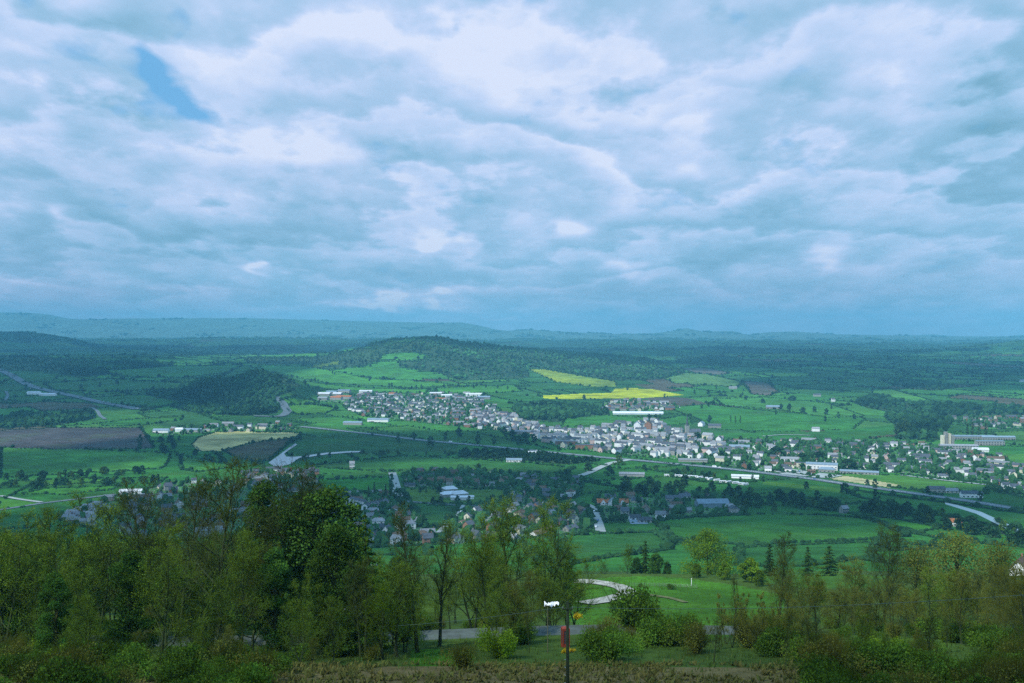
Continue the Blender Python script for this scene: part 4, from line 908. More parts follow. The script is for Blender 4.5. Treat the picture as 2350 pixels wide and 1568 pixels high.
# smaller trees and garden shrubs of the built-up ground, too many to count
TM = []
for k, dens in (('old_town', 1500), ('north_town', 1300), ('east_town', 1700), ('estate', 120), ('far_estate', 300), ('village', 520), ('village_low', 300), ('village_street', 280), ('hamlet', 160), ('left_estate', 220), ('lane_end', 140), ('farm_row', 160), ('sheds', 150)):
    P = TW[k]; x0, y0 = P.min(0); x1, y1 = P.max(0); X = rng.uniform(x0, x1, dens*4); Y = rng.uniform(y0, y1, dens*4); m = inside(P, X, Y); X, Y = X[m][:dens], Y[m][:dens]
    S = rng.uniform(2.5, 9, len(X))*(.75 if k == 'old_town' else 1); TM.append(blobs(ICO0, np.c_[X, Y, meshZ(X, Y) + S*.5], np.c_[S*.5, S*.5, S*.6], .25, rng.uniform(.6, 1.5, len(X))))
V1, F1, T1 = merge(TM); struct(ob('garden_trees', mk('garden_trees', V1, F1, M['leaf_far'], tint=T1)), 'stuff')
print('valley trees', sum(1 for o in COL.objects if o.get('group') == 'trees in the valley'))

# ------------------------------------------------------------------ buildings
def wall_me(L, W, e, r, mat, hip=0):
    b = MB(); x, y = L/2, W/2; z0 = -1.2
    if hip or r <= e: b.box(-x, x, -y, y, z0, e)
    else:
        b.add([(-x,-y,z0),(x,-y,z0),(x,y,z0),(-x,y,z0),(-x,-y,e),(x,-y,e),(x,y,e),(-x,y,e),(-x,0,r-.05),(x,0,r-.05)],
              [(3,2,1,0),(0,1,5,4),(2,3,7,6),(0,4,7,3),(1,2,6,5),(4,5,9,8),(6,7,8,9)], [(4,8,7),(5,6,9)])
    return b.me('wall', mat)
def roof_me(L, W, e, r, mat, hip=0, ov=.45):
    b = MB(); x, y = L/2+ov, W/2+ov
    if r <= e: b.box(-L/2-.25, L/2+.25, -W/2-.25, W/2+.25, e-.02, e+.45)
    elif hip: b.gable(-x, x, -y, y, e-.05, r+.15, hip)
    else:
        s = (r-e)/(W/2); t = .22
        for q in (-1, 1):
            V = [(-x, q*y, e-s*ov), (x, q*y, e-s*ov), (x, 0, r), (-x, 0, r)]; V += [(a, b_, c+t) for a, b_, c in V]
            Q = [(0,1,2,3),(7,6,5,4),(0,4,5,1),(1,5,6,2),(2,6,7,3),(3,7,4,0)]; b.add(V, Q if q > 0 else [f[::-1] for f in Q])
    return b.me('roof', mat)
def chim_me(x, r, mat):
    b = MB(); b.box(x-.4, x+.4, -.35, .35, r-1.3, r+1.0); b.box(x-.5, x+.5, -.45, .45, r+1.0, r+1.12)
    for q in (-.18, .18): b.tube([(x+q, 0, r+1.12), (x+q, 0, r+1.5)], .1, 6)
    return b.me('chimney', mat)
def win_me(w, h):
    b = MB(); b.box(-w/2, w/2, -.05, .03, 0, h); return b.me('window', M['glass'])
WIN = win_me(1.25, 1.25); WINL = win_me(2.2, 1.3)
_d = MB(); _d.box(-.5, .5, -.06, .03, -.05, 2.05); DOOR = _d.me('door', M['wood'])
HT = [(9.5, 7.2, 5.0, 7.6), (12.5, 7.4, 2.8, 5.2), (8.0, 7.5, 5.2, 8.4), (22, 7.6, 5.2, 7.9), (11, 9, 5.2, 7.4)]
HP = {}
CN = dict(white='white', cream='cream', stone='grey stone', brick='red brick', pink='pink')
RN = dict(slate='slate', paleslate='pale', tile='brown', orange='orange')
def house_proto(t, wm, rm, wins):
    k = (t, wm, rm, wins)
    if k in HP: return HP[k], False
    L, W, e, r = HT[t]; o = empty('house', (0, 0, 0)); hip = 2.6 if t == 4 else 0
    ob('wall', wall_me(L, W, e, r, M[wm], hip), o); rf = ob('roof', roof_me(L, W, e, r, M[rm], hip), o)
    ob('chimney', chim_me(L/2-1.0 if not hip else .6, r, M['brick' if wm != 'stone' else 'stone']), rf)
    if wins:
        n = 2 if L < 15 else 4; st = (1.0, 3.2) if e > 4 else (.9,)
        for z in st:
            for i in range(n): ob('window', WINL if e < 4 else WIN, o, (-L/2 + L*(i+.5)/n + (.0), -W/2 - .02, z))
        ob('door', DOOR, o, (L*.02, -W/2 - .02, 0))
        for s in (-1, 1):
            if not hip: ob('window', WIN, o, (s*(L/2+.02), .6, 3.1 if e > 4 else .9), s*math.pi/2)
    HP[k] = o; return o, True
def put_house(t, wm, rm, wins, x, y, rz):
    o, new = house_proto(t, wm, rm, wins)
    if not new: o = copy_tree(o)
    o.location = (x, y, float(meshZ(x, y))); o.rotation_euler = (0, 0, rz)
    return note(o, '%s %s-roofed' % (CN[wm], RN[rm]) + (' long' if t == 3 else ' low' if t == 1 else ''), 'house', 'house', 'houses of the town and village')
occ = []
def free(x, y, d):
    for a, b, c in occ:
        if (a-x)**2 + (b-y)**2 < (c+d)**2: return False
    return True
def bld(name, px, py, L, W, e, r, wm, rm, rz, label, cat, hip=0, bands=0, chim=False):
    p = at(px, py); o = empty(name, (p[0], p[1], p[2]), R(rz)); tag(o, label, cat)
    ob('wall', wall_me(L, W, e, r, M[wm], hip), o); rf = ob('roof', roof_me(L, W, e, r, M[rm], hip), o)
    if chim: ob('chimney', chim_me(L/2-1, r, M['brick']), rf)
    for k in range(bands):
        z = .9 + k*3.1; n = max(3, int(L/4.5))
        for i in range(n):
            if z + 1.4 < e: ob('window', WINL, o, (-L/2 + L*(i+.5)/n, -W/2 - .03, z))
    occ.append((p[0], p[1], max(L, W)*.5)); return o
bld('glasshouse', 1464, 951, 118, 13, 3.2, 6.6, 'glasshouse', 'glasshouse', -4, 'long low white glasshouse in the green fields beyond the town', 'greenhouse')
bld('school_hall', 1886, 1078, 44, 16, 8.5, 10.5, 'white', 'bluegrey', -18, 'large pale grey hall with wide roof beside the school car park', 'school', bands=2)
bld('school_hall', 1897, 1083, 22, 14, 4.2, 6.8, 'stone', 'bluegrey', -18, 'lower hipped grey roofed hall in front of the large pale hall', 'school', hip=5, bands=1)
bld('school_wing', 1972, 1088, 52, 9, 3.6, 5.4, 'stone', 'bluegrey', -22, 'long single storey wing running right from the school hall', 'school', bands=1)
bld('school_block', 1834, 1072, 26, 9, 6.6, 6.6, 'cream', 'slate', -14, 'flat roofed school block with a row of tall windows', 'school', bands=2)
bld('school_house', 1813, 1062, 28, 9, 6.5, 9, 'white', 'paleslate', -8, 'long white gabled house behind the school car park', 'house', bands=2, chim=True)
bld('village_school', 1032, 1128, 16, 14, 3.8, 6.6, 'stone', 'sheet', 24, 'white roofed village school block farthest back on the school field', 'school', hip=4)
bld('village_school', 1030, 1140, 18, 13, 3.8, 6.4, 'stone', 'sheet', 20, 'white roofed village school block on the left of its group', 'school', hip=4)
bld('village_school', 1053, 1140, 18, 14, 4.2, 7, 'stone', 'sheet', 30, 'largest white roofed village school block in the middle of its group', 'school', hip=4)
bld('village_school', 1054, 1147, 19, 8, 3.2, 4.6, 'white', 'sheet', 0, 'long low white roofed block in front of the village school', 'school')
bld('school_hut', 1079, 1145, 8, 6, 2.8, 3.9, 'white', 'sheet', 5, 'small white roofed hut right of the village school', 'hut')
for i, (px, py, L, rm, lab) in enumerate([(745, 908, 34, 'sheet', 'long white roofed works shed at the left of the orange roofed works'), (772, 917, 30, 'orange', 'orange roofed works shed nearest the left paddock'), (790, 915, 42, 'orange', 'largest orange roofed works shed below the hill pastures'),
    (762, 904, 30, 'bluegrey', 'blue grey works shed behind the orange roofed works'), (775, 908, 24, 'sheet', 'short white roofed works shed in the middle of the works'), (742, 918, 26, 'paleslate', 'pale grey works shed left of the orange roofed works'), (790, 901, 36, 'bluegrey', 'blue grey shed at the back of the works')]):
    bld('works_shed', px, py, L, 20, 6, 9, 'stone', rm, -8, lab, 'shed')
for i, (px, py, L, rm, lab) in enumerate([(1000, 907, 34, 'sheet', 'white roofed shed second from the right end of the far shed row'), (1088, 909, 46, 'sheet', 'white roofed shed at the right end of the far shed row'), (1110, 916, 36, 'bluegrey', 'blue grey shed below the right end of the far shed row'), (1012, 920, 24, 'orange', 'small orange roofed shed under the far shed row'),
    (1056, 918, 30, 'paleslate', 'pale grey shed in the middle of the far shed row'), (840, 902, 38, 'sheet', 'white roofed shed alone at the left of the far shed row'), (878, 910, 26, 'paleslate', 'pale shed beside the orange gabled shed of the far row'), (900, 908, 18, 'orange', 'orange gabled shed of the far shed row'), (952, 910, 22, 'tile', 'brown roofed shed of the far shed row'), (1025, 912, 30, 'sheet', 'white roofed shed just right of centre in the far row')]):
    bld('industrial_shed', px, py, L, 18, 6, 8.6, 'white' if i % 2 else 'stone', rm, 3 - i % 3*4, lab, 'shed')
# hospital: four ribbed towers on one podium, low wings around
p = at(2174, 1024); o = empty('tower_block', (p[0], p[1], p[2])); tag(o, 'stone tower block of four slim ribbed shafts at the far right of town', 'tower block')
for i, (dx, hh_) in enumerate(((-8.5, 19), (-2.8, 25), (2.9, 22), (8.6, 19))):
    b = MB(); b.box(dx-2.1, dx+2.1, -4, 4, 0, hh_)
    for q in (-1.6, 0, 1.6): b.box(dx+q-.3, dx+q+.3, -4.5, -4, 0, hh_+.6)
    b.build('shaft', M['stone'] if i % 2 else M['cream'], o)
MB().box(-13, 13, -6.5, 7, -1, 3.2).build('podium', M['stone'], o)
bld('hospital_wing', 2200, 1031, 62, 11, 6.5, 8.5, 'stone', 'paleslate', -6, 'long grey stone wing right of the tower block, nearest the houses', 'hospital', bands=2)
bld('hospital_wing', 2232, 1008, 78, 11, 5.5, 7.6, 'stone', 'bluegrey', -3, 'longest grey roofed hospital wing behind the tower block', 'hospital', bands=1)
bld('hospital_wing', 2290, 1009, 60, 10, 5, 7, 'stone', 'bluegrey', -3, 'grey roofed hospital wing at the right of the back row', 'hospital', bands=1)
bld('hospital_wing', 2271, 1021, 48, 12, 7, 7, 'stone', 'bluegrey', -4, 'flat roofed grey hospital block right of the tower block, behind the white lodge', 'hospital', bands=2)
bld('hospital_lodge', 2249, 1037, 26, 10, 4, 7, 'white', 'sheet', -8, 'bright white roofed building in front of the hospital', 'building')
for px, py, L, W, e, r, wm, rm, rz, lab in [
  (2235, 1056, 14, 9, 5, 9.5, 'white', 'tile', 70, 'white gabled house with a brown roof below the hospital'), (2284, 1068, 58, 9, 5.2, 7.8, 'cream', 'paleslate', -52, 'long grey roofed terrace running down beside the right playing field'),
  (2229, 1142, 24, 8, 5.2, 8, 'white', 'slate', -6, 'white house with slate roof standing by the main road'), (2148, 1130, 20, 8, 5, 7.6, 'stone', 'slate', -6, 'dark slate roofed house beside the main road, left of the white one'), (2183, 1131, 15, 8, 2.8, 5.6, 'cream', 'paleslate', -6, 'pale hipped bungalow between the two roadside houses'),
  (2309, 1121, 10, 8, 5.4, 8, 'white', 'slate', -10, 'left one of three bright white houses by the right edge'), (2327, 1125, 10, 8, 5.4, 8, 'white', 'slate', -10, 'middle one of three bright white houses by the right edge'), (2345, 1130, 11, 8, 5.4, 8, 'white', 'slate', -10, 'right one of three bright white houses by the right edge'),
  (1384, 1158, 13, 7.5, 2.9, 6.4, 'white', 'orange', 0, 'left orange roofed cottage beside the curved lane'), (1428, 1158, 13, 7.5, 2.9, 6.4, 'white', 'orange', 0, 'right orange roofed cottage beside the curved lane'), (1406, 1160, 9, 9, 4.2, 8, 'white', 'bluegrey', 80, 'blue roofed white gabled house between the orange cottages'),
  (1571, 1149, 12, 8, 5.6, 8.2, 'white', 'slate', 0, 'bright white walled house with dark roof at the wood edge'), (1548, 1151, 20, 9, 4, 7, 'stone', 'slate', -4, 'dark slate roofed barn left of the bright white walled house'), (1634, 1163, 34, 18, 5, 8.5, 'bluegrey', 'bluegrey', 4, 'large blue grey farm shed at the wood edge'),
  (2190, 1207, 12, 7, 4, 6.8, 'white', 'orange', -14, 'white cottage with orange roof beside the lower river'), (1937, 1178, 7.5, 6.5, 5.5, 8, 'stone', 'paleslate', 20, 'tall pale mill house in the riverside trees'),
  (889, 1228, 8.5, 8, 3.6, 8.4, 'white', 'slate', 72, 'steep white gabled house, left of the pair below the street'), (915, 1221, 8.5, 8, 3.6, 8.4, 'white', 'slate', 72, 'steep white gabled house, right of the pair below the street'),
  (1462, 990, 16, 12, 15, 20, 'white', 'bluegrey', 80, 'tall pale blue and white hall rising over the old town'), (1488, 990, 18, 14, 15, 21, 'brick', 'tile', 75, 'tall reddish brown tower house rising over the old town'), (1508, 985, 14, 10, 9, 13, 'white', 'slate', 10, 'tall white house right of the reddish tower house'),
  (1912, 922, 9, 8, 7, 10, 'white', 'slate', 0, 'lone bright white house on the far right hill'), (1872, 990, 14, 9, 6, 8.6, 'white', 'paleslate', -5, 'lone white house in the fields right of the spire'), (1640, 982, 26, 12, 5, 8.5, 'stone', 'slate', -10, 'dark barn right of the spire'), (1610, 978, 16, 10, 6, 10, 'white', 'bluegrey', 60, 'pale blue gabled farmhouse right of the spire'),
  (1682, 893, 24, 9, 5, 8, 'stone', 'paleslate', 0, 'pale farm building among trees above the right fields'), (1775, 938, 36, 14, 5, 8.5, 'stone', 'bluegrey', -6, 'grey farm shed left of the parkland trees'), (1875, 910, 20, 10, 5, 8, 'stone', 'slate', -4, 'grey farmhouse left of the lone bright white house'),
  (78, 905, 34, 14, 5, 8, 'white', 'sheet', 0, 'pale farm shed below the hillside road at far left'), (110, 908, 44, 12, 4, 7, 'white', 'sheet', -4, 'longer pale farm shed below the hillside road at far left'), (2346, 877, 14, 9, 5, 8, 'white', 'paleslate', 0, 'white farmhouse on the far right hillside'),
  (370, 993, 30, 12, 5, 8, 'white', 'bluegrey', 0, 'pale shed at the left end of the riverside row'), (411, 991, 14, 10, 5, 8, 'white', 'sheet', 8, 'brightest white roofed shed in the riverside row'), (440, 991, 40, 12, 4, 7, 'stone', 'bluegrey', -4, 'long blue grey shed in the riverside row'), (491, 980, 18, 9, 5, 8, 'white', 'paleslate', -4, 'pale house above the riverside row'), (545, 984, 24, 9, 5, 8, 'white', 'slate', -4, 'long pale house above the tan stubble'), (603, 981, 20, 9, 5, 8, 'white', 'paleslate', -4, 'pale house right of the row above the stubble'),
  (301, 1133, 26, 9, 3.4, 5.6, 'white', 'sheet', 6, 'long white roofed shed behind the left bare trees'), (333, 1145, 12, 8, 3.4, 6, 'white', 'sheet', 0, 'short white roofed shed behind the left bare trees'), (808, 1074, 7, 7, 7, 10, 'white', 'paleslate', 10, 'tall narrow white house on the riverbank'), (810, 975, 40, 12, 5, 7.5, 'stone', 'bluegrey', -5, 'blue grey shed below the north town'), (868, 968, 46, 14, 5, 8, 'white', 'bluegrey', -5, 'long pale shed along the front of the north town'),
  (1180, 1060, 24, 10, 3.5, 5.5, 'white', 'bluegrey', -4, 'pale blue roofed boathouse on the near riverbank'), (1220, 1044, 18, 9, 4, 6, 'white', 'sheet', -4, 'pale sheet roofed hut by the main road'), (1205, 997, 60, 12, 6, 8.5, 'stone', 'paleslate', -8, 'long grey roofed hall at the old town front'),
  (1345, 1030, 36, 14, 7, 7, 'brick', 'slate', -6, 'dark flat roofed block at the old town front'), (1300, 1020, 40, 13, 6, 6, 'brick', 'paleslate', -6, 'brown flat roofed block left of the dark block'), (1450, 1100-7, 34, 10, 3.5, 5.5, 'stone', 'paleslate', -8, 'long pale shed beside the bridge road'), (1590, 1060, 44, 9, 3.5, 5, 'stone', 'paleslate', -8, 'very long thin pale roof along the main road'),
  (1697, 1033, 34, 13, 6, 9, 'stone', 'bluegrey', -14, 'large blue grey roofed hall in the east town'), (1625, 1008, 20, 11, 8, 12, 'cream', 'paleslate', -40, 'tall pale hall at the east end of the old town'), (1710, 1098, 36, 8, 3.2, 5, 'white', 'sheet', -14, 'long white roofed shed beyond the caravan row'), (1862, 1085, 10, 8, 3, 4.5, 'brick', 'tile', -10, 'small red brown block by the school hall')]:
    bld('house' if L < 25 else 'long_building', px, py, L, W, e, r, wm, rm, rz, lab, 'building', bands=(2 if e > 5 else 1) if at(px, py)[1] < 1700 and L < 25 else 0, chim=L < 16)
# gable dormers on the orange cottages are parts of them
for o in [o for o in COL.objects if 'orange roofed cottage beside the curved lane' in str(o.get('label', ''))]:
    b = MB(); b.add([(-2.2,-4.6,0),(2.2,-4.6,0),(2.2,-3.6,0),(-2.2,-3.6,0),(-2.2,-4.6,3.2),(2.2,-4.6,3.2),(2.2,-3.6,3.2),(-2.2,-3.6,3.2),(0,-4.6,5.6),(0,-3.6,5.6)], [(0,1,5,4),(1,2,6,5),(3,0,4,7),(5,6,9,8),(7,4,8,9)], [(4,5,8)])
    d = b.build('gable_porch', M['white'], o); ob('window', WIN, d, (0, -4.63, 1.2))
# church: nave, tower, spire
p = at(1577, 1000); o = empty('church', (p[0], p[1], p[2]), R(10)); tag(o, 'dark stone church with a tall needle spire at the edge of the old town', 'church'); occ.append((p[0], p[1], 20))
ob('nave', wall_me(24, 11, 8, 13, M['stone']), o, (14, 0, 0)); ob('roof', roof_me(24, 11, 8, 13, M['slate']), o, (14, 0, 0))
b = MB(); b.box(-3.6, 3.6, -3.6, 3.6, -1, 19)
for a in (-3.2, 3.2):
    for c in (-3.2, 3.2): b.box(a-.5, a+.5, c-.5, c+.5, 19, 21)
b.build('tower', M['stone'], o); MB().tube([(0, 0, 19), (0, 0, 30), (0, 0, 41)], [3.1, 1.5, .08], 8).build('spire', M['slate'], o)
# white-gabled terraces of the village, stack of cottages on the left
for i in range(7): 
    p = at(804 + 5*i, 1157 + 1.2*i); o = put_house(0, 'white', 'slate', True, p[0], p[1], R(82)); o['group'] = 'white gabled terrace in the village'; occ.append((p[0], p[1], 5))
for i in range(7):
    p = at(840 + 7*i, 1171 - 1.6*i); o = put_house(0, 'white', 'slate', True, p[0], p[1], R(80)); o['group'] = 'white gabled terrace in the village'; occ.append((p[0], p[1], 5))
for r_ in range(3):
    for i in range(5):
        p = at(150 + 18*i + r_*10, 1187 - 6.5*i + r_*5.5); o = put_house(1, 'brick', 'paleslate', False, p[0], p[1], R(-5)); o['group'] = 'brown estate rows on the left'; occ.append((p[0], p[1], 8))
# ordinary houses
HSP = {'village': (25, 27, -.15), 'village_low': (23, 24, .25), 'village_street': (24, 24, .9), 'hamlet': (19, 22, .1), 'left_estate': (36, 32, .35), 'lane_end': (30, 28, .05), 'east_town': (27, 31, -.38), 'old_town': (17, 25, -.55), 'north_town': (21, 31, -.2), 'estate': (20, 32, -.15), 'far_estate': (30, 50, 0), 'farm_row': (40, 46, -.1), 'sheds': (44, 60, 0)}
cand = []
for k, (sx, sy, ang) in HSP.items():
    P = TW[k]; c, s_ = math.cos(ang), math.sin(ang); Q = P @ np.array([[c, -s_], [s_, c]]); x0, y0 = Q.min(0); x1, y1 = Q.max(0)
    A, B = np.meshgrid(np.arange(x0, x1, sx), np.arange(y0, y1, sy)); A = A + rng.uniform(-.28, .28, A.shape)*sx; B = B + rng.uniform(-.2, .2, A.shape)*sy
    X = A*c - B*s_; Y = A*s_ + B*c; m = inside(P, X, Y)
    for x, y in zip(X[m], Y[m]):
        if random.random() < (.32 if k == 'old_town' else .2 if k == 'estate' else .26): continue
        cand.append((k, x, y, ang + random.choice((0, 0, 0, math.pi/2)) + random.gauss(0, .10)))
RC = np.concatenate([c for v in ROADP.values() for c in v])
def near_road(x, y): return np.min((RC[:, 0]-x)**2 + (RC[:, 1]-y)**2) < 120
cand = [c for c in cand if free(c[1], c[2], 6) and not near_road(c[1], c[2])]
PALH = {'old_town': (['white', 'white', 'white', 'white', 'cream', 'stone', 'pink'], ['slate', 'slate', 'paleslate', 'paleslate']), 'north_town': (['white', 'white', 'cream', 'stone', 'brick'], ['slate', 'paleslate', 'slate']),
        'east_town': (['white', 'white', 'white', 'cream', 'white', 'brick', 'pink'], ['slate', 'slate', 'slate', 'paleslate', 'paleslate', 'tile', 'paleslate', 'slate', 'slate', 'slate']), 'hamlet': (['white', 'cream', 'brick'], ['slate', 'slate', 'tile', 'slate', 'paleslate', 'slate'])}
DEF = (['white', 'cream', 'brick', 'stone', 'brick', 'stone'], ['slate', 'tile', 'slate', 'paleslate'])
rank = {'left_estate': 700, 'far_estate': 900}
cand.sort(key=lambda c: c[2] + rank.get(c[0], 0))
rest = []; NI = 300 - 28 - 40
for i, (k, x, y, rz) in enumerate(cand):
    wp, rp = PALH.get(k, DEF); wm, rm = random.choice(wp), random.choice(rp)
    t = random.choice([0, 0, 2, 3] if k in ('old_town', 'north_town') else [0, 1, 1, 2, 4] if k.startswith('village') or k == 'lane_end' else [0, 0, 1, 2, 3, 4])
    if k == 'old_town': t = random.choice([2, 0, 3, 2])
    if i < NI: put_house(t, wm, rm, i < 60, x, y, rz)
    else: rest.append((t, wm, rm, x, y, rz, k))
print('houses', len(cand), 'rest', len(rest), {k: len([1 for c in cand if c[0] == k]) for k in HSP})
mats = ['white', 'cream', 'stone', 'brick', 'pink', 'slate', 'paleslate', 'tile', 'orange']; b = MB(); fq, ft = [], []
for t, wm, rm, x, y, rz, k in rest:
    L, W, e, r = HT[t]; sc_ = random.uniform(.85, 1.15)*(1.1 if k == 'old_town' else 1); e += random.uniform(0, 2.5)*(k == 'old_town'); r = e + (HT[t][3]-HT[t][2]); z = float(meshZ(x, y)); c, s_ = math.cos(rz), math.sin(rz)
    def tr(V): V = np.array(V, float)*sc_; return np.c_[V[:, 0]*c - V[:, 1]*s_ + x, V[:, 0]*s_ + V[:, 1]*c + y, V[:, 2] + z]
    X, Y = L/2, W/2
    b.add(tr([(-X,-Y,-1),(X,-Y,-1),(X,Y,-1),(-X,Y,-1),(-X,-Y,e),(X,-Y,e),(X,Y,e),(-X,Y,e),(-X,0,r-.1),(X,0,r-.1)]), [(0,1,5,4),(2,3,7,6),(0,4,7,3),(1,2,6,5)], [(4,8,7),(5,6,9)]); fq += [mats.index(wm)]*4; ft += [mats.index(wm)]*2
    X += .3; Y2 = Y+.3; zz = e - .25; b.add(tr([(-X,-Y2,zz),(X,-Y2,zz),(X,Y2,zz),(-X,Y2,zz),(-X,0,r+.1),(X,0,r+.1)]), [(0,1,5,4),(2,3,4,5)]); fq += [mats.index(rm)]*2
    b.add(tr([(X-1.6,-.4,r-1),(X-.8,-.4,r-1),(X-.8,.4,r-1),(X-1.6,.4,r-1),(X-1.6,-.4,r+1.2),(X-.8,-.4,r+1.2),(X-.8,.4,r+1.2),(X-1.6,.4,r+1.2)]), [(0,1,5,4),(1,2,6,5),(2,3,7,6),(3,0,4,7),(4,5,6,7)]); fq += [3]*5
struct(ob('town_houses', mk('town_houses', np.concatenate(b.v), [np.concatenate(b.q), np.concatenate(b.t)], [M[m] for m in mats], fmat=fq + ft)), 'stuff')

# cottages near the viewpoint
def cottage(name, x, y, z, rz, L, W, e, r, wm, rm, label):
    o = empty(name, (x, y, z), rz); tag(o, label, 'cottage')
    ob('wall', wall_me(L, W, e, r, M[wm]), o); rf = ob('roof', roof_me(L, W, e, r, M[rm]), o); ob('chimney', chim_me(L/2-1, r, M['brick']), rf)
    fr = MB(); [fr.box(a-.75, a+.75, -W/2-.05, -W/2+.02, 1.0, 2.4) for a in (0,)]
    for i in (-.3, .3):
        w = MB().box(-.7, .7, -.06, .03, 0, 1.3).build('window', M['glass'], o, (i*L, -W/2-.02, 1.1))
        MB().box(-.78, .78, -.12, .0, -.12, 0).build('sill', M['white'], w); b = MB(); b.box(-.03, .03, -.09, -.06, 0, 1.3); b.box(-.7, .7, -.09, -.06, .62, .68); b.build('frame', M['white'], w)
    d = MB().box(-.5, .5, -.07, .03, 0, 2.1).build('door', M['wood'], o, (0, -W/2-.02, 0)); MB().tube([(.35, -.1, 1.0), (.35, -.1, 1.12)], .03).build('handle', M['metal'], d)
    return o
y = 415; x = gx(2345, y); z = ztop(1318, y); cottage('gable_cottage', x, y, z, R(55), 12, 6.5, 3.0, 6.2, 'white', 'tile', 'white gabled cottage with brown tiled roof at the right edge')
y = 158; x = gx(775, y); cottage('slate_cottage', x, y, float(meshZ(x, y)) - .3, R(58), 8, 6.5, 2.6, 5.9, 'stone', 'paleslate', 'small slate roofed cottage half hidden among the dark trees')

# ------------------------------------------------------------------ small things
y = 76; x = gx(1303, y); z = float(meshZ(x, y)); zt = ztop(1384, y)
o = empty('telegraph_pole', (x, y, z)); tag(o, 'dark wooden telegraph pole standing in front of the red kiosk', 'pole')
hp = zt - z; MB().tube([(0, 0, -1), (0, 0, hp*.5), (0, 0, hp)], [.15, .13, .105], 10).build('pole', M['pole'], o, smooth=True)
MB().tube([(0, 0, hp), (0, 0, hp+.06)], [.13, .02], 10).build('cap', M['pole'], o)
MB().box(-.42, .42, -.19, -.11, hp-.55, hp-.45).build('crossarm', M['pole'], o)
for a in (-.36, .36): MB().tube([(a, -.15, hp-.45), (a, -.15, hp-.38), (a, -.15, hp-.30)], [.035, .04, .02], 8).build('insulator', M['stone'], o)
for k in range(6): MB().box(-.24, -.11, -.02, .02, 1.2+k*.6, 1.24+k*.6).build('step', M['metal'], o)
top = Vector((x, y-.15, zt-.35))
def wire(p, q, sag, label):
    P = [tuple(Vector(p).lerp(Vector(q), t) - Vector((0, 0, sag*4*t*(1-t)))) for t in np.linspace(0, 1, 40)]
    o = MB().tube(P, .014, 5).build('overhead_wire', M['wire']); tag(o, label, 'wire', 'overhead wires')
yr = 52; wire(top + Vector((.36, 0, 0)), (gx(2900, yr), yr, ztop(1318, yr)), .75, 'thin pale overhead wire running from the pole to the right')
yl = 140; wire(top - Vector((.36, 0, 0)), (gx(760, yl), yl, ztop(1442, yl)), .5, 'thin pale overhead wire running from the pole down to the left')
y = 150; x = gx(853, y); z = float(meshZ(x, y)); hp = ztop(1296, y) - z
o = empty('telegraph_pole', (x, y, z)); tag(o, 'slim pole with a pale crossarm among the trees under the pointed conifer', 'pole')
MB().tube([(0, 0, -1), (0, 0, hp)], [.13, .09], 8).build('pole', M['wood'], o, smooth=True); MB().box(-.85, .85, -.16, -.06, hp-.25, hp-.12).build('crossarm', M['metal'], o)
for a in (-.7, 0, .7): MB().tube([(a, -.11, hp-.12), (a, -.11, hp+.06)], [.05, .03], 6).build('insulator', M['white'], o)
# red kiosk beside the lane
y = 124; x = gx(1298, y); z = float(meshZ(x, y)); o = empty('kiosk', (x, y, z), R(12)); tag(o, 'tall narrow red kiosk behind the telegraph pole beside the lane', 'kiosk')
b = MB(); b.box(-.46, .46, -.46, .46, 0, .25); [b.box(sx*.38-.08, sx*.38+.08, sy*.38-.08, sy*.38+.08, .25, 2.15) for sx in (-1, 1) for sy in (-1, 1)]; b.box(-.46, .46, -.46, .46, 2.15, 2.4); b.build('frame', M['red'], o)
b = MB(); b.add([(-.46,-.46,2.4),(.46,-.46,2.4),(.46,.46,2.4),(-.46,.46,2.4),(-.2,-.2,2.58),(.2,-.2,2.58),(.2,.2,2.58),(-.2,.2,2.58)], [(0,1,5,4),(1,2,6,5),(2,3,7,6),(3,0,4,7),(4,5,6,7)]); b.build('roof', M['red'], o)
for i, (px_, py_, w, rr) in enumerate(((0, -.4, .6, 0), (.4, 0, .6, math.pi/2), (-.4, 0, .6, math.pi/2), (0, .4, .6, 0))):
    q = MB().box(-.3, .3, -.02, .02, .25, 2.15).build('door' if i == 0 else 'side_panel', M['red'], o, (px_, py_, 0), rr)
    g = MB(); [g.box(-.24 + c*.165, -.10 + c*.165, -.03, .03, .55 + r_*.26, .76 + r_*.26) for c in range(3) for r_ in range(6)]; g.build('pane', M['glass'], q)
# crumpled white sheet over a thin post
y = 118; x = gx(1266, y); zt = ztop(1387, y); r = np.random.default_rng(5); n, m = 22, 10; U, W_ = np.meshgrid(np.linspace(-1, 1, n), np.linspace(-1, 1, m))
Zs = .13*np.sin(U*5+1)*np.cos(W_*3) + .10*np.sin(U*13+W_*7) - .20*np.abs(W_)**1.5 + .16*np.maximum(U-.1, 0) + .12*np.maximum(-U-.6, 0) + r.normal(0, .05, U.shape); V = np.stack([U*.86, W_*.30*(1-.4*np.sin(U*6)) + .1*np.sin(U*5), Zs], -1).reshape(-1, 3); V2 = V - np.array((0, 0, .02)); a = np.arange(n*m).reshape(m, n)
Q = np.stack([a[:-1, :-1], a[:-1, 1:], a[1:, 1:], a[1:, :-1]], -1).reshape(-1, 4); Q2 = Q[:, ::-1] + n*m
o = ob('plastic_sheet', mk('plastic_sheet', np.concatenate([V, V2]), [Q, Q2], M['plastic']), None, (x, y, zt)); tag(o, 'crumpled white sheet snagged among the twigs left of the telegraph pole', 'plastic sheet')
o = MB().tube([(0, 0, -.6), (0, 0, zt - float(meshZ(x-.45, y)) + .05)], [.06, .05], 7).build('post', M['wood'], None, (x-.45, y, float(meshZ(x-.45, y)))); tag(o, 'thin post under the crumpled white sheet', 'post')
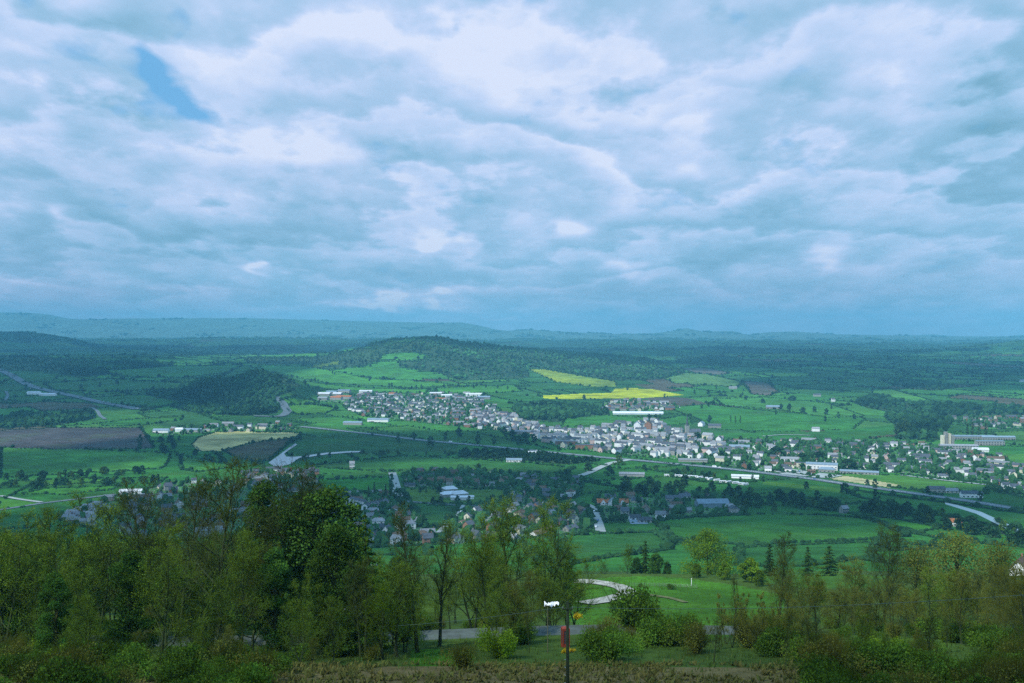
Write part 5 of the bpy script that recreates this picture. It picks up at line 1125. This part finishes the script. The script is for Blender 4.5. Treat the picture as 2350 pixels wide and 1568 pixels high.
# posts and stock fence on the meadow
p = at(1587, 1345); o = MB().tube([(0, 0, -.4), (0, 0, 2.3), (0, 0, 2.4)], [.09, .09, .03], 8).build('marker_post', M['white'], None, tuple(p)); tag(o, 'white marker post on the far side of the meadow', 'post')
y = 128; x = gx(1514, y); z = float(meshZ(x, y)); o = empty('marker_post', (x, y, z)); tag(o, 'small blue topped post right of the large round dark bush', 'post'); h_ = ztop(1438, y) - z
MB().tube([(0, 0, -.3), (0, 0, h_)], .05, 7).build('post', M['wood'], o); MB().box(-.13, .13, -.07, -.05, h_-.6, h_).build('panel', M['bluep'], o)
A, B = at(1445, 1347), at(1600, 1352); o = empty('stock_fence', (0, 0, 0)); tag(o, 'stock fence of thin wooden posts across the meadow above the track', 'fence'); P = []
for i in range(14):
    t = i/13; x, y = A[0]+(B[0]-A[0])*t, A[1]+(B[1]-A[1])*t + 2*math.sin(t*3); z = float(meshZ(x, y)); MB().tube([(0, 0, -.4), (0, 0, 1.25)], [.07, .06], 6).build('post', M['wood'], o, (x, y, z)); P.append((x, y, z))
for h_ in (.5, .85, 1.15): MB().tube([(a, b_-.07, c+h_) for a, b_, c in P], .012, 4).build('wire', M['metal'], o)
p = at(1470, 1408); o = empty('trough', tuple(p), R(20)); tag(o, 'low dark feed trough on the near side of the meadow', 'trough')
b = MB(); b.box(-1.2, 1.2, -.32, -.26, .15, .6); b.box(-1.2, 1.2, .26, .32, .15, .6); b.box(-1.2, -1.14, -.26, .26, .15, .6); b.box(1.14, 1.2, -.26, .26, .15, .6); b.box(-1.14, 1.14, -.26, .26, .15, .2); b.build('basin', M['wood'], o)
for a in (-1, 1): MB().box(a-.06, a+.06, -.3, .3, -.1, .15).build('leg', M['wood'], o)
# field boundary walls of the hillside lane
b = MB(); xs_ = np.linspace(-46, 30, 60)
for a, c in zip(xs_, xs_[1:]):
    yy0 = 143.6 + 2.5*math.sin(a/37); z = float(meshZ(a, yy0)); b.box(a, c+.02, yy0-.2, yy0+.2, z-.4, z+.62 + .06*math.sin(a*9))
o = b.build('stone_wall', M['stone']); tag(o, 'low grey stone wall along the far side of the hillside lane', 'wall')
# vehicles
def car_proto(col, kind='car'):
    o = empty('parked_car' if kind == 'car' else kind, (0, 0, 0)); L, W, H = (4.2, 1.7, 1.42) if kind == 'car' else (6.4, 2.1, 2.7)
    x, y = L/2, W/2
    if kind == 'car': prof = [(-x,.3),(x,.3),(x,.72),(x*.55,.88),(x*.22,H),(-x*.55,H),(-x*.9,.92),(-x,.85)]
    else: prof = [(-x,.4),(x,.4),(x,1.2),(x*.85,1.35),(x*.7,H),(-x,H)]
    n = len(prof); V = [(a, s*y*(1 if c < 1 else .88), c) for s in (-1, 1) for a, c in prof]; b = MB(); me = bpy.data.meshes.new('body')
    F = [list(range(n))] + [list(range(2*n-1, n-1, -1))] + [[(i+1) % n, i, i+n, (i+1) % n + n] for i in range(n)]
    me.from_pydata(V, [], F); me.materials.append(M[col]); ob('body', me, o)
    w = MB(); w.box(-x*.5, x*.2, -y*.9-.02, y*.9+.02, .95 if kind == 'car' else 1.5, 1.28 if kind == 'car' else 2.2); w.build('windows', M['glass'], o)
    for a in (-x*.6, x*.6):
        for s in (-1, 1): MB().tube([(a, s*y-.1*s, .3), (a, s*y+.03*s, .3)], .3, 10).build('wheel', M['rubber'], o)
    return o
CARS = {}
def car(px, py, rz, col, label, kind='car'):
    k = (col, kind)
    if k not in CARS: CARS[k] = o = car_proto(col, kind)
    else: o = copy_tree(CARS[k])
    p = at(px, py); d = np.argmin((RC[:, 0]-p[0])**2 + (RC[:, 1]-p[1])**2)
    o.location = (p[0], p[1], p[2] + .55 + .00025*p[1]); o.rotation_euler = (0, 0, R(rz)); tag(o, label, 'car' if kind == 'car' else kind, 'vehicles on the roads')
for a in [(1034,1017,-20,'carw','white delivery van on the main road below the park trees','van'),(1143,1027.5,-20,'carw','white car on the main road nearest the dark plantation'),(1232,1036,-20,'carw','white car on the main road in front of the old town'),(1425,1053.5,-10,'carw','white car on the main road just before the bridge road'),
          (1290,1042,-20,'card','dark car on the main road in front of the brown block'),(1640,1074,-18,'carw','white van on the main road beyond the caravan row','van'),(1652,1075,-18,'carw','white car close behind the van on the main road'),(2010,1121,-25,'carr','red car on the main road below the sports pitch'),(1870,1101.5,-22,'carb','blue car on the main road beside the school car park'),
          (1059,1177,55,'carw','white car parked highest on the diagonal village street'),(1048,1189,55,'carw','white car parked halfway down the diagonal village street'),(1042,1195,55,'carb','blue car parked halfway down the diagonal village street'),(1037,1200,55,'carr','red car parked low on the diagonal village street'),(1030,1207,55,'card','dark car parked lowest on the diagonal village street'),
          (1364,1176,70,'carw','white car on the upper bend of the curved lane'),(1372,1197,75,'carb','blue car halfway along the curved lane'),(1368,1212,75,'carw','white car at the near end of the curved lane'),(909,1112,80,'card','dark car on the pale village street'),(70,893,-40,'carw','white car on the hillside road at far left'),(316,939,-30,'carw','white car on the hillside road near the wooded knoll'),
          (1817,1083,10,'carw','white car in the school car park'),(1835,1084,60,'carb','blue car in the school car park'),(1392,1068,30,'card','dark car on the bridge road')]: car(*a)
# caravans and tents
def caravan_me():
    o = empty('caravan', (0, 0, 0)); b = MB(); b.box(-4.3, 4.3, -1.5, 1.5, .5, 2.6); b.gable(-4.4, 4.4, -1.6, 1.6, 2.6, 3.0); b.build('body', M['carw'], o)
    for a in (-2.8, -.4, 2.2): MB().box(a-.8, a+.8, -1.56, -1.49, 1.3, 2.1).build('window', M['glass'], o)
    MB().box(-4, 4, -1.3, 1.3, -.1, .5).build('skirt', M['stone'], o); return o
cv = caravan_me()
for i, (zx, zy) in enumerate([(1170,282),(1240,280),(1320,290),(1400,290),(1475,298),(1560,304),(1640,312),(1705,328),(1785,334),(1880,352),(1965,374),(2050,380),(2150,390),(2230,405),(2290,412)]):
    p = at(1345.9 + .1591*zx, 1046.8 + .1591*zy + 1.5); o = cv if i == 0 else copy_tree(cv); o.location = tuple(p); o.rotation_euler = (0, 0, R(-12 + (i*37) % 60)); note(o, 'white static', 'caravan', 'caravan', 'white caravans in a row'); occ.append((p[0], p[1], 5))
def tent():
    o = empty('tent', (0, 0, 0)); b = MB(); b.box(-2.5, 2.5, -2.5, 2.5, 0, 2.1); b.build('side_wall', M['plastic'], o)
    MB().add([(-2.8,-2.8,2.1),(2.8,-2.8,2.1),(2.8,2.8,2.1),(-2.8,2.8,2.1),(0,0,4.6)], [(3,2,1,0)], [(0,1,4),(1,2,4),(2,3,4),(3,0,4)]) 
    b = MB(); b.add([(-2.8,-2.8,2.1),(2.8,-2.8,2.1),(2.8,2.8,2.1),(-2.8,2.8,2.1),(0,0,4.6)], [(3,2,1,0)], [(0,1,4),(1,2,4),(2,3,4),(3,0,4)]); b.build('canopy', M['plastic'], o); return o
tn = tent()
for i, (zx, zy) in enumerate([(1015,462),(1105,466),(1175,474),(1230,476),(1290,480),(1380,490),(1475,495),(1325,538)]):
    p = at(1121.5 + .0955*zx, 957 + .0955*zy + .5); o = tn if i == 0 else copy_tree(tn); o.location = tuple(p); s_ = (1.5 if i == 0 else 1); o.scale = (s_, s_, s_); note(o, 'white' if i else 'largest white', 'tent', 'tent', 'white tents on the park grass')
sheet('tennis_court', poly_w([(1441,1190),(1484,1190),(1488,1203),(1447,1203)]), M['bluegrey'], .3)

# ------------------------------------------------------------------ labels that single out each of the repeats
LM = [('rape field', 1400, 905), ('needle spire', 1577, 990), ('long glasshouse', 1464, 950), ('river bend', 650, 1050), ('school hall', 1886, 1075), ('sports pitch', 1985, 1105), ('ribbed tower block', 2174, 1015), ('orange roofed works', 785, 915), ('white tents', 1240, 1002),
      ('bridge road', 1390, 1068), ('caravan row', 1650, 1105), ('pale village street', 908, 1115), ('village school', 1045, 1135), ('orange roofed cottages', 1405, 1157), ('diagonal street', 1040, 1190), ('stubble field', 560, 1010), ('left railway bank', 405, 1055), ('wooded knoll', 530, 900), ('curved lane', 1365, 1195), ('round meadow', 1800, 1210),
      ('riverside sheds', 410, 990), ('dark plantation', 1180, 1048), ('park trees', 1180, 1010), ('roadside white house', 2229, 1135), ('orange roofed river cottage', 2190, 1200), ('mill house', 1937, 1172), ('pale riverside tree', 2077, 985), ('white terrace', 840, 1162), ('brown estate rows', 190, 1172), ('left lane junction', 95, 1155), ('hill wood', 1050, 850), ('telegraph pole', 1303, 1440), ('red kiosk', 1298, 1478), ('pale hillside meadow', 1500, 1370), ('broad dark pine', 755, 1250), ('pointed conifer', 838, 1260), ('tallest forked tree', 500, 1250), ('gable cottage', 2330, 1310), ('large domed tree', 2200, 1300), ('round dark bush', 1440, 1440), ('sapling row', 1715, 1400), ('lower left corner', 60, 1500), ('lower right corner', 2290, 1500), ('wide bare tree', 335, 1300), ('slate cottage', 775, 1440)]
from collections import defaultdict
bpy.context.view_layer.update()
grp = defaultdict(list)
for o, look, noun in LABELS:
    l = o.location; px, py = pix(l.x, l.y, l.z + 2); px, py = float(px), float(py)
    best = min(LM, key=lambda q: ((q[1]-px)/1.0)**2 + ((q[2]-py)*2.2)**2); dx, dy = px-best[1], (py-best[2])*2.2
    rel = ('left of the ' if dx < 0 else 'right of the ') if abs(dx) > abs(dy) else ('beyond the ' if dy < 0 else 'this side of the ')
    grp[(look, noun, rel, best[0])].append((px, o))
ORD = ['first', 'second', 'third', 'fourth', 'fifth', 'sixth', 'seventh', 'eighth', 'ninth', 'tenth', 'eleventh', 'twelfth', 'thirteenth', 'fourteenth', 'fifteenth', 'sixteenth', 'seventeenth', 'eighteenth', 'nineteenth', 'twentieth', 'twenty-first', 'twenty-second', 'twenty-third', 'twenty-fourth', 'twenty-fifth', 'twenty-sixth', 'twenty-seventh', 'twenty-eighth']
for (look, noun, rel, lm), L in grp.items():
    L.sort(key=lambda q: q[0])
    for i, (px, o) in enumerate(L):
        if len(L) == 1: o['label'] = '%s %s %s%s' % (look, noun, rel, lm)
        else: o['label'] = '%s %s %s%s, %s from left' % (look, noun, rel, lm, ORD[min(i, 27)])

# ------------------------------------------------------------------ sun, sky, cloud, air
SUN = Vector((-.62, -.60, .96)).normalized()
sl = bpy.data.lights.new('sun', 'SUN'); so = bpy.data.objects.new('sun', sl); COL.objects.link(so)
sl.energy = 4.7; sl.angle = R(.6); sl.color = (1, .96, .90); so.rotation_euler = SUN.to_track_quat('Z', 'Y').to_euler(); so.location = SUN*3000
w = bpy.data.worlds.new('World'); sc.world = w; w.use_nodes = True; w.cycles.sampling_method = 'MANUAL'; w.cycles.sample_map_resolution = 256; nt = w.node_tree; nt.nodes.clear()
out = N(nt, 'ShaderNodeOutputWorld'); bg = N(nt, 'ShaderNodeBackground'); tc = N(nt, 'ShaderNodeTexCoord')
sky = N(nt, 'ShaderNodeTexSky', sky_type='NISHITA'); sky.sun_disc = False; sky.sun_elevation = math.asin(SUN.z); sky.sun_rotation = math.atan2(SUN.x, SUN.y); sky.altitude = 200
sp = N(nt, 'ShaderNodeSeparateXYZ'); nt.links.new(tc.outputs['Generated'], sp.inputs[0]); dx, dy, dz = sp.outputs
zz = mth(nt, 'ADD', mth(nt, 'MAXIMUM', dz, 0.0), .2)
u = mth(nt, 'DIVIDE', dx, zz); v = mth(nt, 'DIVIDE', dy, zz)
cb = N(nt, 'ShaderNodeCombineXYZ'); nt.links.new(u, cb.inputs[0]); nt.links.new(v, cb.inputs[1]); uv = cb.outputs[0]
def off(vec, o, s=(1, 1, 1)):
    m = N(nt, 'ShaderNodeMapping'); nt.links.new(vec, m.inputs[0]); m.inputs[1].default_value = o; m.inputs[3].default_value = s; return m.outputs[0]
SC = (1, .75, 1)
n_big = noise(nt, off(uv, (3.1, 1.7, 0), SC), 1.25, 7, .53, 0, '2D')
n_mid = noise(nt, off(uv, (8.2, 4.4, 0), SC), 3.2, 5, .56, 0, '2D')
n_fine = noise(nt, off(uv, (1.2, 9.4, 0), SC), 8., 3, .6, 0, '2D')
def bank(k, amp, nz, ph, stops):
    """stacked banks of cloud: each has a ragged bright top that fades to a flat grey base"""
    t = mth(nt, 'FRACT', mth(nt, 'ADD', mth(nt, 'MULTIPLY', v, k), mth(nt, 'MULTIPLY_ADD', nz, amp, ph)))
    r = N(nt, 'ShaderNodeValToRGB'); nt.links.new(t, r.inputs[0]); r.color_ramp.interpolation = 'B_SPLINE'; e = r.color_ramp.elements
    e[0].position = 0; e[0].color = (1, 1, 1, 1); e[1].position = 1; e[1].color = (1, 1, 1, 1)
    for p_, c_ in stops: q = e.new(p_); q.color = (c_, c_, c_, 1)
    return r.outputs[0]
b1 = bank(1.35, 4.4, n_big, .15, ((.2, .80), (.45, .46), (.66, .2), (.80, .2), (.92, .62)))
b2 = bank(2.6, 3.8, n_mid, .4, ((.22, .75), (.5, .40), (.72, .22), (.88, .45)))
# direction of view in front, gently warped so that cloud edges are ragged
ys_ = mth(nt, 'MAXIMUM', dy, .15); s0 = mth(nt, 'DIVIDE', dx, ys_); t0 = mth(nt, 'DIVIDE', dz, ys_)
wa = noise(nt, off(uv, (5, 5, 0), (1, .6, 1)), 2.6, 3, .6, 0, '2D'); wb = noise(nt, off(uv, (15, 2, 0), (1, .6, 1)), 2.6, 3, .6, 0, '2D')
s1 = mth(nt, 'MULTIPLY_ADD', mth(nt, 'SUBTRACT', wa, .5), .12, s0); t1 = mth(nt, 'MULTIPLY_ADD', mth(nt, 'SUBTRACT', wb, .5), .06, t0)
st = N(nt, 'ShaderNodeCombineXYZ'); nt.links.new(s1, st.inputs[0]); nt.links.new(t1, st.inputs[1])
def summ(L):
    """sum of soft elliptical lumps: photo position, half sizes, weight, tilt"""
    acc = None
    for px, py, rx, ry, wt, *rot in L:
        m = N(nt, 'ShaderNodeMapping', vector_type='TEXTURE'); nt.links.new(st.outputs[0], m.inputs[0])
        m.inputs[1].default_value = ((px-CX)/F, (HOR-py)/F, 0); m.inputs[2].default_value = (0, 0, R(rot[0]) if rot else 0); m.inputs[3].default_value = (rx/F, ry/F, 1)
        d = N(nt, 'ShaderNodeVectorMath', operation='DOT_PRODUCT'); nt.links.new(m.outputs[0], d.inputs[0]); nt.links.new(m.outputs[0], d.inputs[1])
        acc = mth(nt, 'MULTIPLY_ADD', mth(nt, 'POWER', .3679, d.outputs['Value']), wt, acc if acc is not None else 0.0)
    return acc
BR = summ([(1120,140,330,190,.26),(120,170,190,90,.20),(170,20,90,50,.12),(600,300,240,60,.22,-22),(760,410,330,75,.14,-12),(1480,370,260,80,.18),(1560,110,210,90,.12,-10),(760,40,150,60,.20),(1290,520,75,35,.16),(1840,320,200,80,.06),(2090,200,120,140,.05),(520,170,110,100,.14),(980,560,160,40,.05),
      (280,60,140,60,-.22),(230,245,150,60,-.24),(980,330,200,90,-.17),(2290,270,130,170,-.30),(1700,575,330,40,-.17),(420,560,420,70,-.14),(1290,190,90,120,-.08),(1420,70,100,80,-.12),(200,420,180,50,-.08),(640,510,200,50,-.08),(1900,480,260,60,-.08),(60,560,200,60,-.08),(1250,640,500,30,-.06),(2150,440,150,50,-.1)])
PUFF = summ([(983,541,30,20,.62),(975,556,20,10,.3),(640,616,34,19,.5),(655,604,16,10,.3),(800,686,60,11,.42),(885,684,46,13,.44),(1020,692,58,12,.5),(1455,612,60,24,.36),(1935,592,42,30,.40,25),(150,490,26,12,.36),(1310,515,45,24,.3),(1290,500,24,30,.2),(1150,715,80,6,.25),(50,660,70,8,.25),(1640,400,40,26,.2),(1580,280,60,16,.2),(850,365,70,22,.2)])
HOLE = summ([(420,215,72,50,.97,-35),(490,258,50,35,.88,-30),(365,145,30,70,.7,20),(405,35,50,42,.75),(440,80,30,40,.5),(22,25,40,36,.7),(1285,2,60,20,.5),(570,20,36,26,.4),(960,10,30,16,.3),(1700,30,40,30,.3)])
br = mth(nt, 'MULTIPLY_ADD', mth(nt, 'MULTIPLY', mth(nt, 'SUBTRACT', b1, .45), remap(nt, dz, 0, .12, .25, 1)), .45, .56)
br = mth(nt, 'MULTIPLY_ADD', mth(nt, 'MULTIPLY', mth(nt, 'SUBTRACT', b2, .5), remap(nt, dz, .02, .14, .35, 1)), .12, br)
br = mth(nt, 'MULTIPLY_ADD', mth(nt, 'SUBTRACT', n_mid, .5), .40, br); br = mth(nt, 'MULTIPLY_ADD', mth(nt, 'SUBTRACT', n_fine, .5), .26, br)
br = mth(nt, 'ADD', br, BR); br = mth(nt, 'ADD', br, PUFF)
# thinner, greyer cloud base towards the horizon
hz = remap(nt, mth(nt, 'MAXIMUM', dz, 0.), 0.0, .20, -.05, .05); br = mth(nt, 'ADD', br, hz, clamp=True)
cr = N(nt, 'ShaderNodeValToRGB'); nt.links.new(br, cr.inputs[0]); el = cr.color_ramp.elements
el[0].position = 0.0; el[0].color = (.15, .35, .485, 1); el[1].position = 1.0; el[1].color = (.74, .81, 1.0, 1)
for p_, c_ in ((.25, (.21, .425, .595)), (.45, (.295, .52, .735)), (.62, (.41, .60, .845)), (.80, (.56, .69, .95))):
    e = el.new(p_); e.color = (*c_, 1)
skyc = N(nt, 'ShaderNodeVectorMath', operation='SCALE'); nt.links.new(sky.outputs[0], skyc.inputs[0]); skyc.inputs['Scale'].default_value = .12
hole = mth(nt, 'MULTIPLY_ADD', mth(nt, 'SUBTRACT', .5, n_mid), 2.0, HOLE); hole = mth(nt, 'MULTIPLY_ADD', mth(nt, 'SUBTRACT', .5, n_fine), 1.1, hole); hole = remap(nt, hole, .36, 1.05, 0, .95)
blue = mixc(nt, skyc.outputs[0], (.15, .46, .83), .85)
col = mixc(nt, cr.outputs[0], blue, hole)
# above the view: brighter, bluer sky colour added to tint the valley light
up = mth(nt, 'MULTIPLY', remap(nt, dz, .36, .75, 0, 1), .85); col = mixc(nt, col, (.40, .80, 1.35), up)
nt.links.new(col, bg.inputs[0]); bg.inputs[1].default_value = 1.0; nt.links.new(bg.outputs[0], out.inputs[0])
# unseen lumpy clouds, added overhead and behind to shade parts of the valley
cm, cn = nt_new('cloud'); co = N(cn, 'ShaderNodeOutputMaterial'); cd = N(cn, 'ShaderNodeBsdfDiffuse'); cd.inputs[0].default_value = (.85, .88, .92, 1); ct = N(cn, 'ShaderNodeBsdfTranslucent'); ct.inputs[0].default_value = (.85, .88, .92, 1); cx = N(cn, 'ShaderNodeMixShader'); cx.inputs[0].default_value = .2
cn.links.new(cd.outputs[0], cx.inputs[1]); cn.links.new(ct.outputs[0], cx.inputs[2]); cn.links.new(cx.outputs[0], co.inputs[0])
ALT = 5500.; parts = []
def cloud(x, y, rx, ry, seed, n=34):  # unseen shade lumps set up-sun of the ground to be darkened
    r = np.random.default_rng(seed); k = (ALT - CZ*0)/SUN.z; c = np.array((x + SUN.x*k, y + SUN.y*k, ALT)); a = r.uniform(0, 6.28, n); q = np.sqrt(r.random(n))*.8
    P = c + np.c_[np.cos(a)*q*rx, np.sin(a)*q*ry, r.uniform(-20, 60, n)]; s = r.uniform(.22, .42, n)
    parts.append(blobs(subd(*ICO1), P, np.c_[s*rx, s*ry, np.full(n, 160)*r.uniform(.7, 1.3, n)], .10))
SHADE = [(-1600,2650,950,540),(-1750,3600,1000,800),(-330,1790,430,230),(-420,760,330,260),(1900,3500,1000,700),(1500,4600,1300,700),(60,4650,700,300),(-130,1200,240,170),(310,1070,260,90),(-820,1480,170,130),
         (-2800,6300,2300,1100),(1200,6400,1800,800)]
# unseen veil of small lumps, added to dim the sun on the near slope
for gx_ in np.arange(-520, 330, 78):
    for gy_ in np.arange(20, 420, 78):
        if gx_ > 5 and gy_ > 190: continue
        k = ALT/SUN.z; parts.append(blobs(ICO1, np.array([[gx_ + rng.uniform(-18, 18) + SUN.x*k, gy_ + rng.uniform(-18, 18) + SUN.y*k, ALT]]), np.array([[41., 41., 20.]])*rng.uniform(.85, 1.15), .12))
for i, (x, y, rx, ry) in enumerate(SHADE): cloud(x, y, rx, ry, 100+i)
V1, F1, T1 = merge(parts); struct(ob('added_shade_clouds', mk('added_shade_clouds', V1, F1, cm, smooth=True)), 'stuff')
# pale blue air over the whole valley
hm, hn = nt_new('haze'); ho = N(hn, 'ShaderNodeOutputMaterial'); pv = N(hn, 'ShaderNodeVolumePrincipled'); pv.inputs['Density'].default_value = 0.92e-4; pv.inputs['Color'].default_value = (.23, .72, .95, 1); pv.inputs['Anisotropy'].default_value = 0.0
hn.links.new(pv.outputs[0], ho.inputs['Volume'])
ztop_ = float(max(GZ.max(), CZ)) + 12
b = MB(); b.box(-14500, 14500, -800, 17800, ZMIN - 1.5, ztop_); struct(b.build('haze', hm), 'stuff')

# ------------------------------------------------------------------ picture
vs = sc.view_settings; vs.view_transform = 'Standard'; vs.look = 'None'; vs.exposure = 0; vs.gamma = 1
sc.cycles.max_bounces = 3; sc.cycles.diffuse_bounces = 2; sc.cycles.transmission_bounces = 2; sc.cycles.transparent_max_bounces = 4; sc.cycles.volume_bounces = 0
sc.cycles.use_denoising = False
for o in list(COL.objects):
    if o.type == 'EMPTY' and not o.children: bpy.data.objects.remove(o)
print('objects', len(COL.objects))
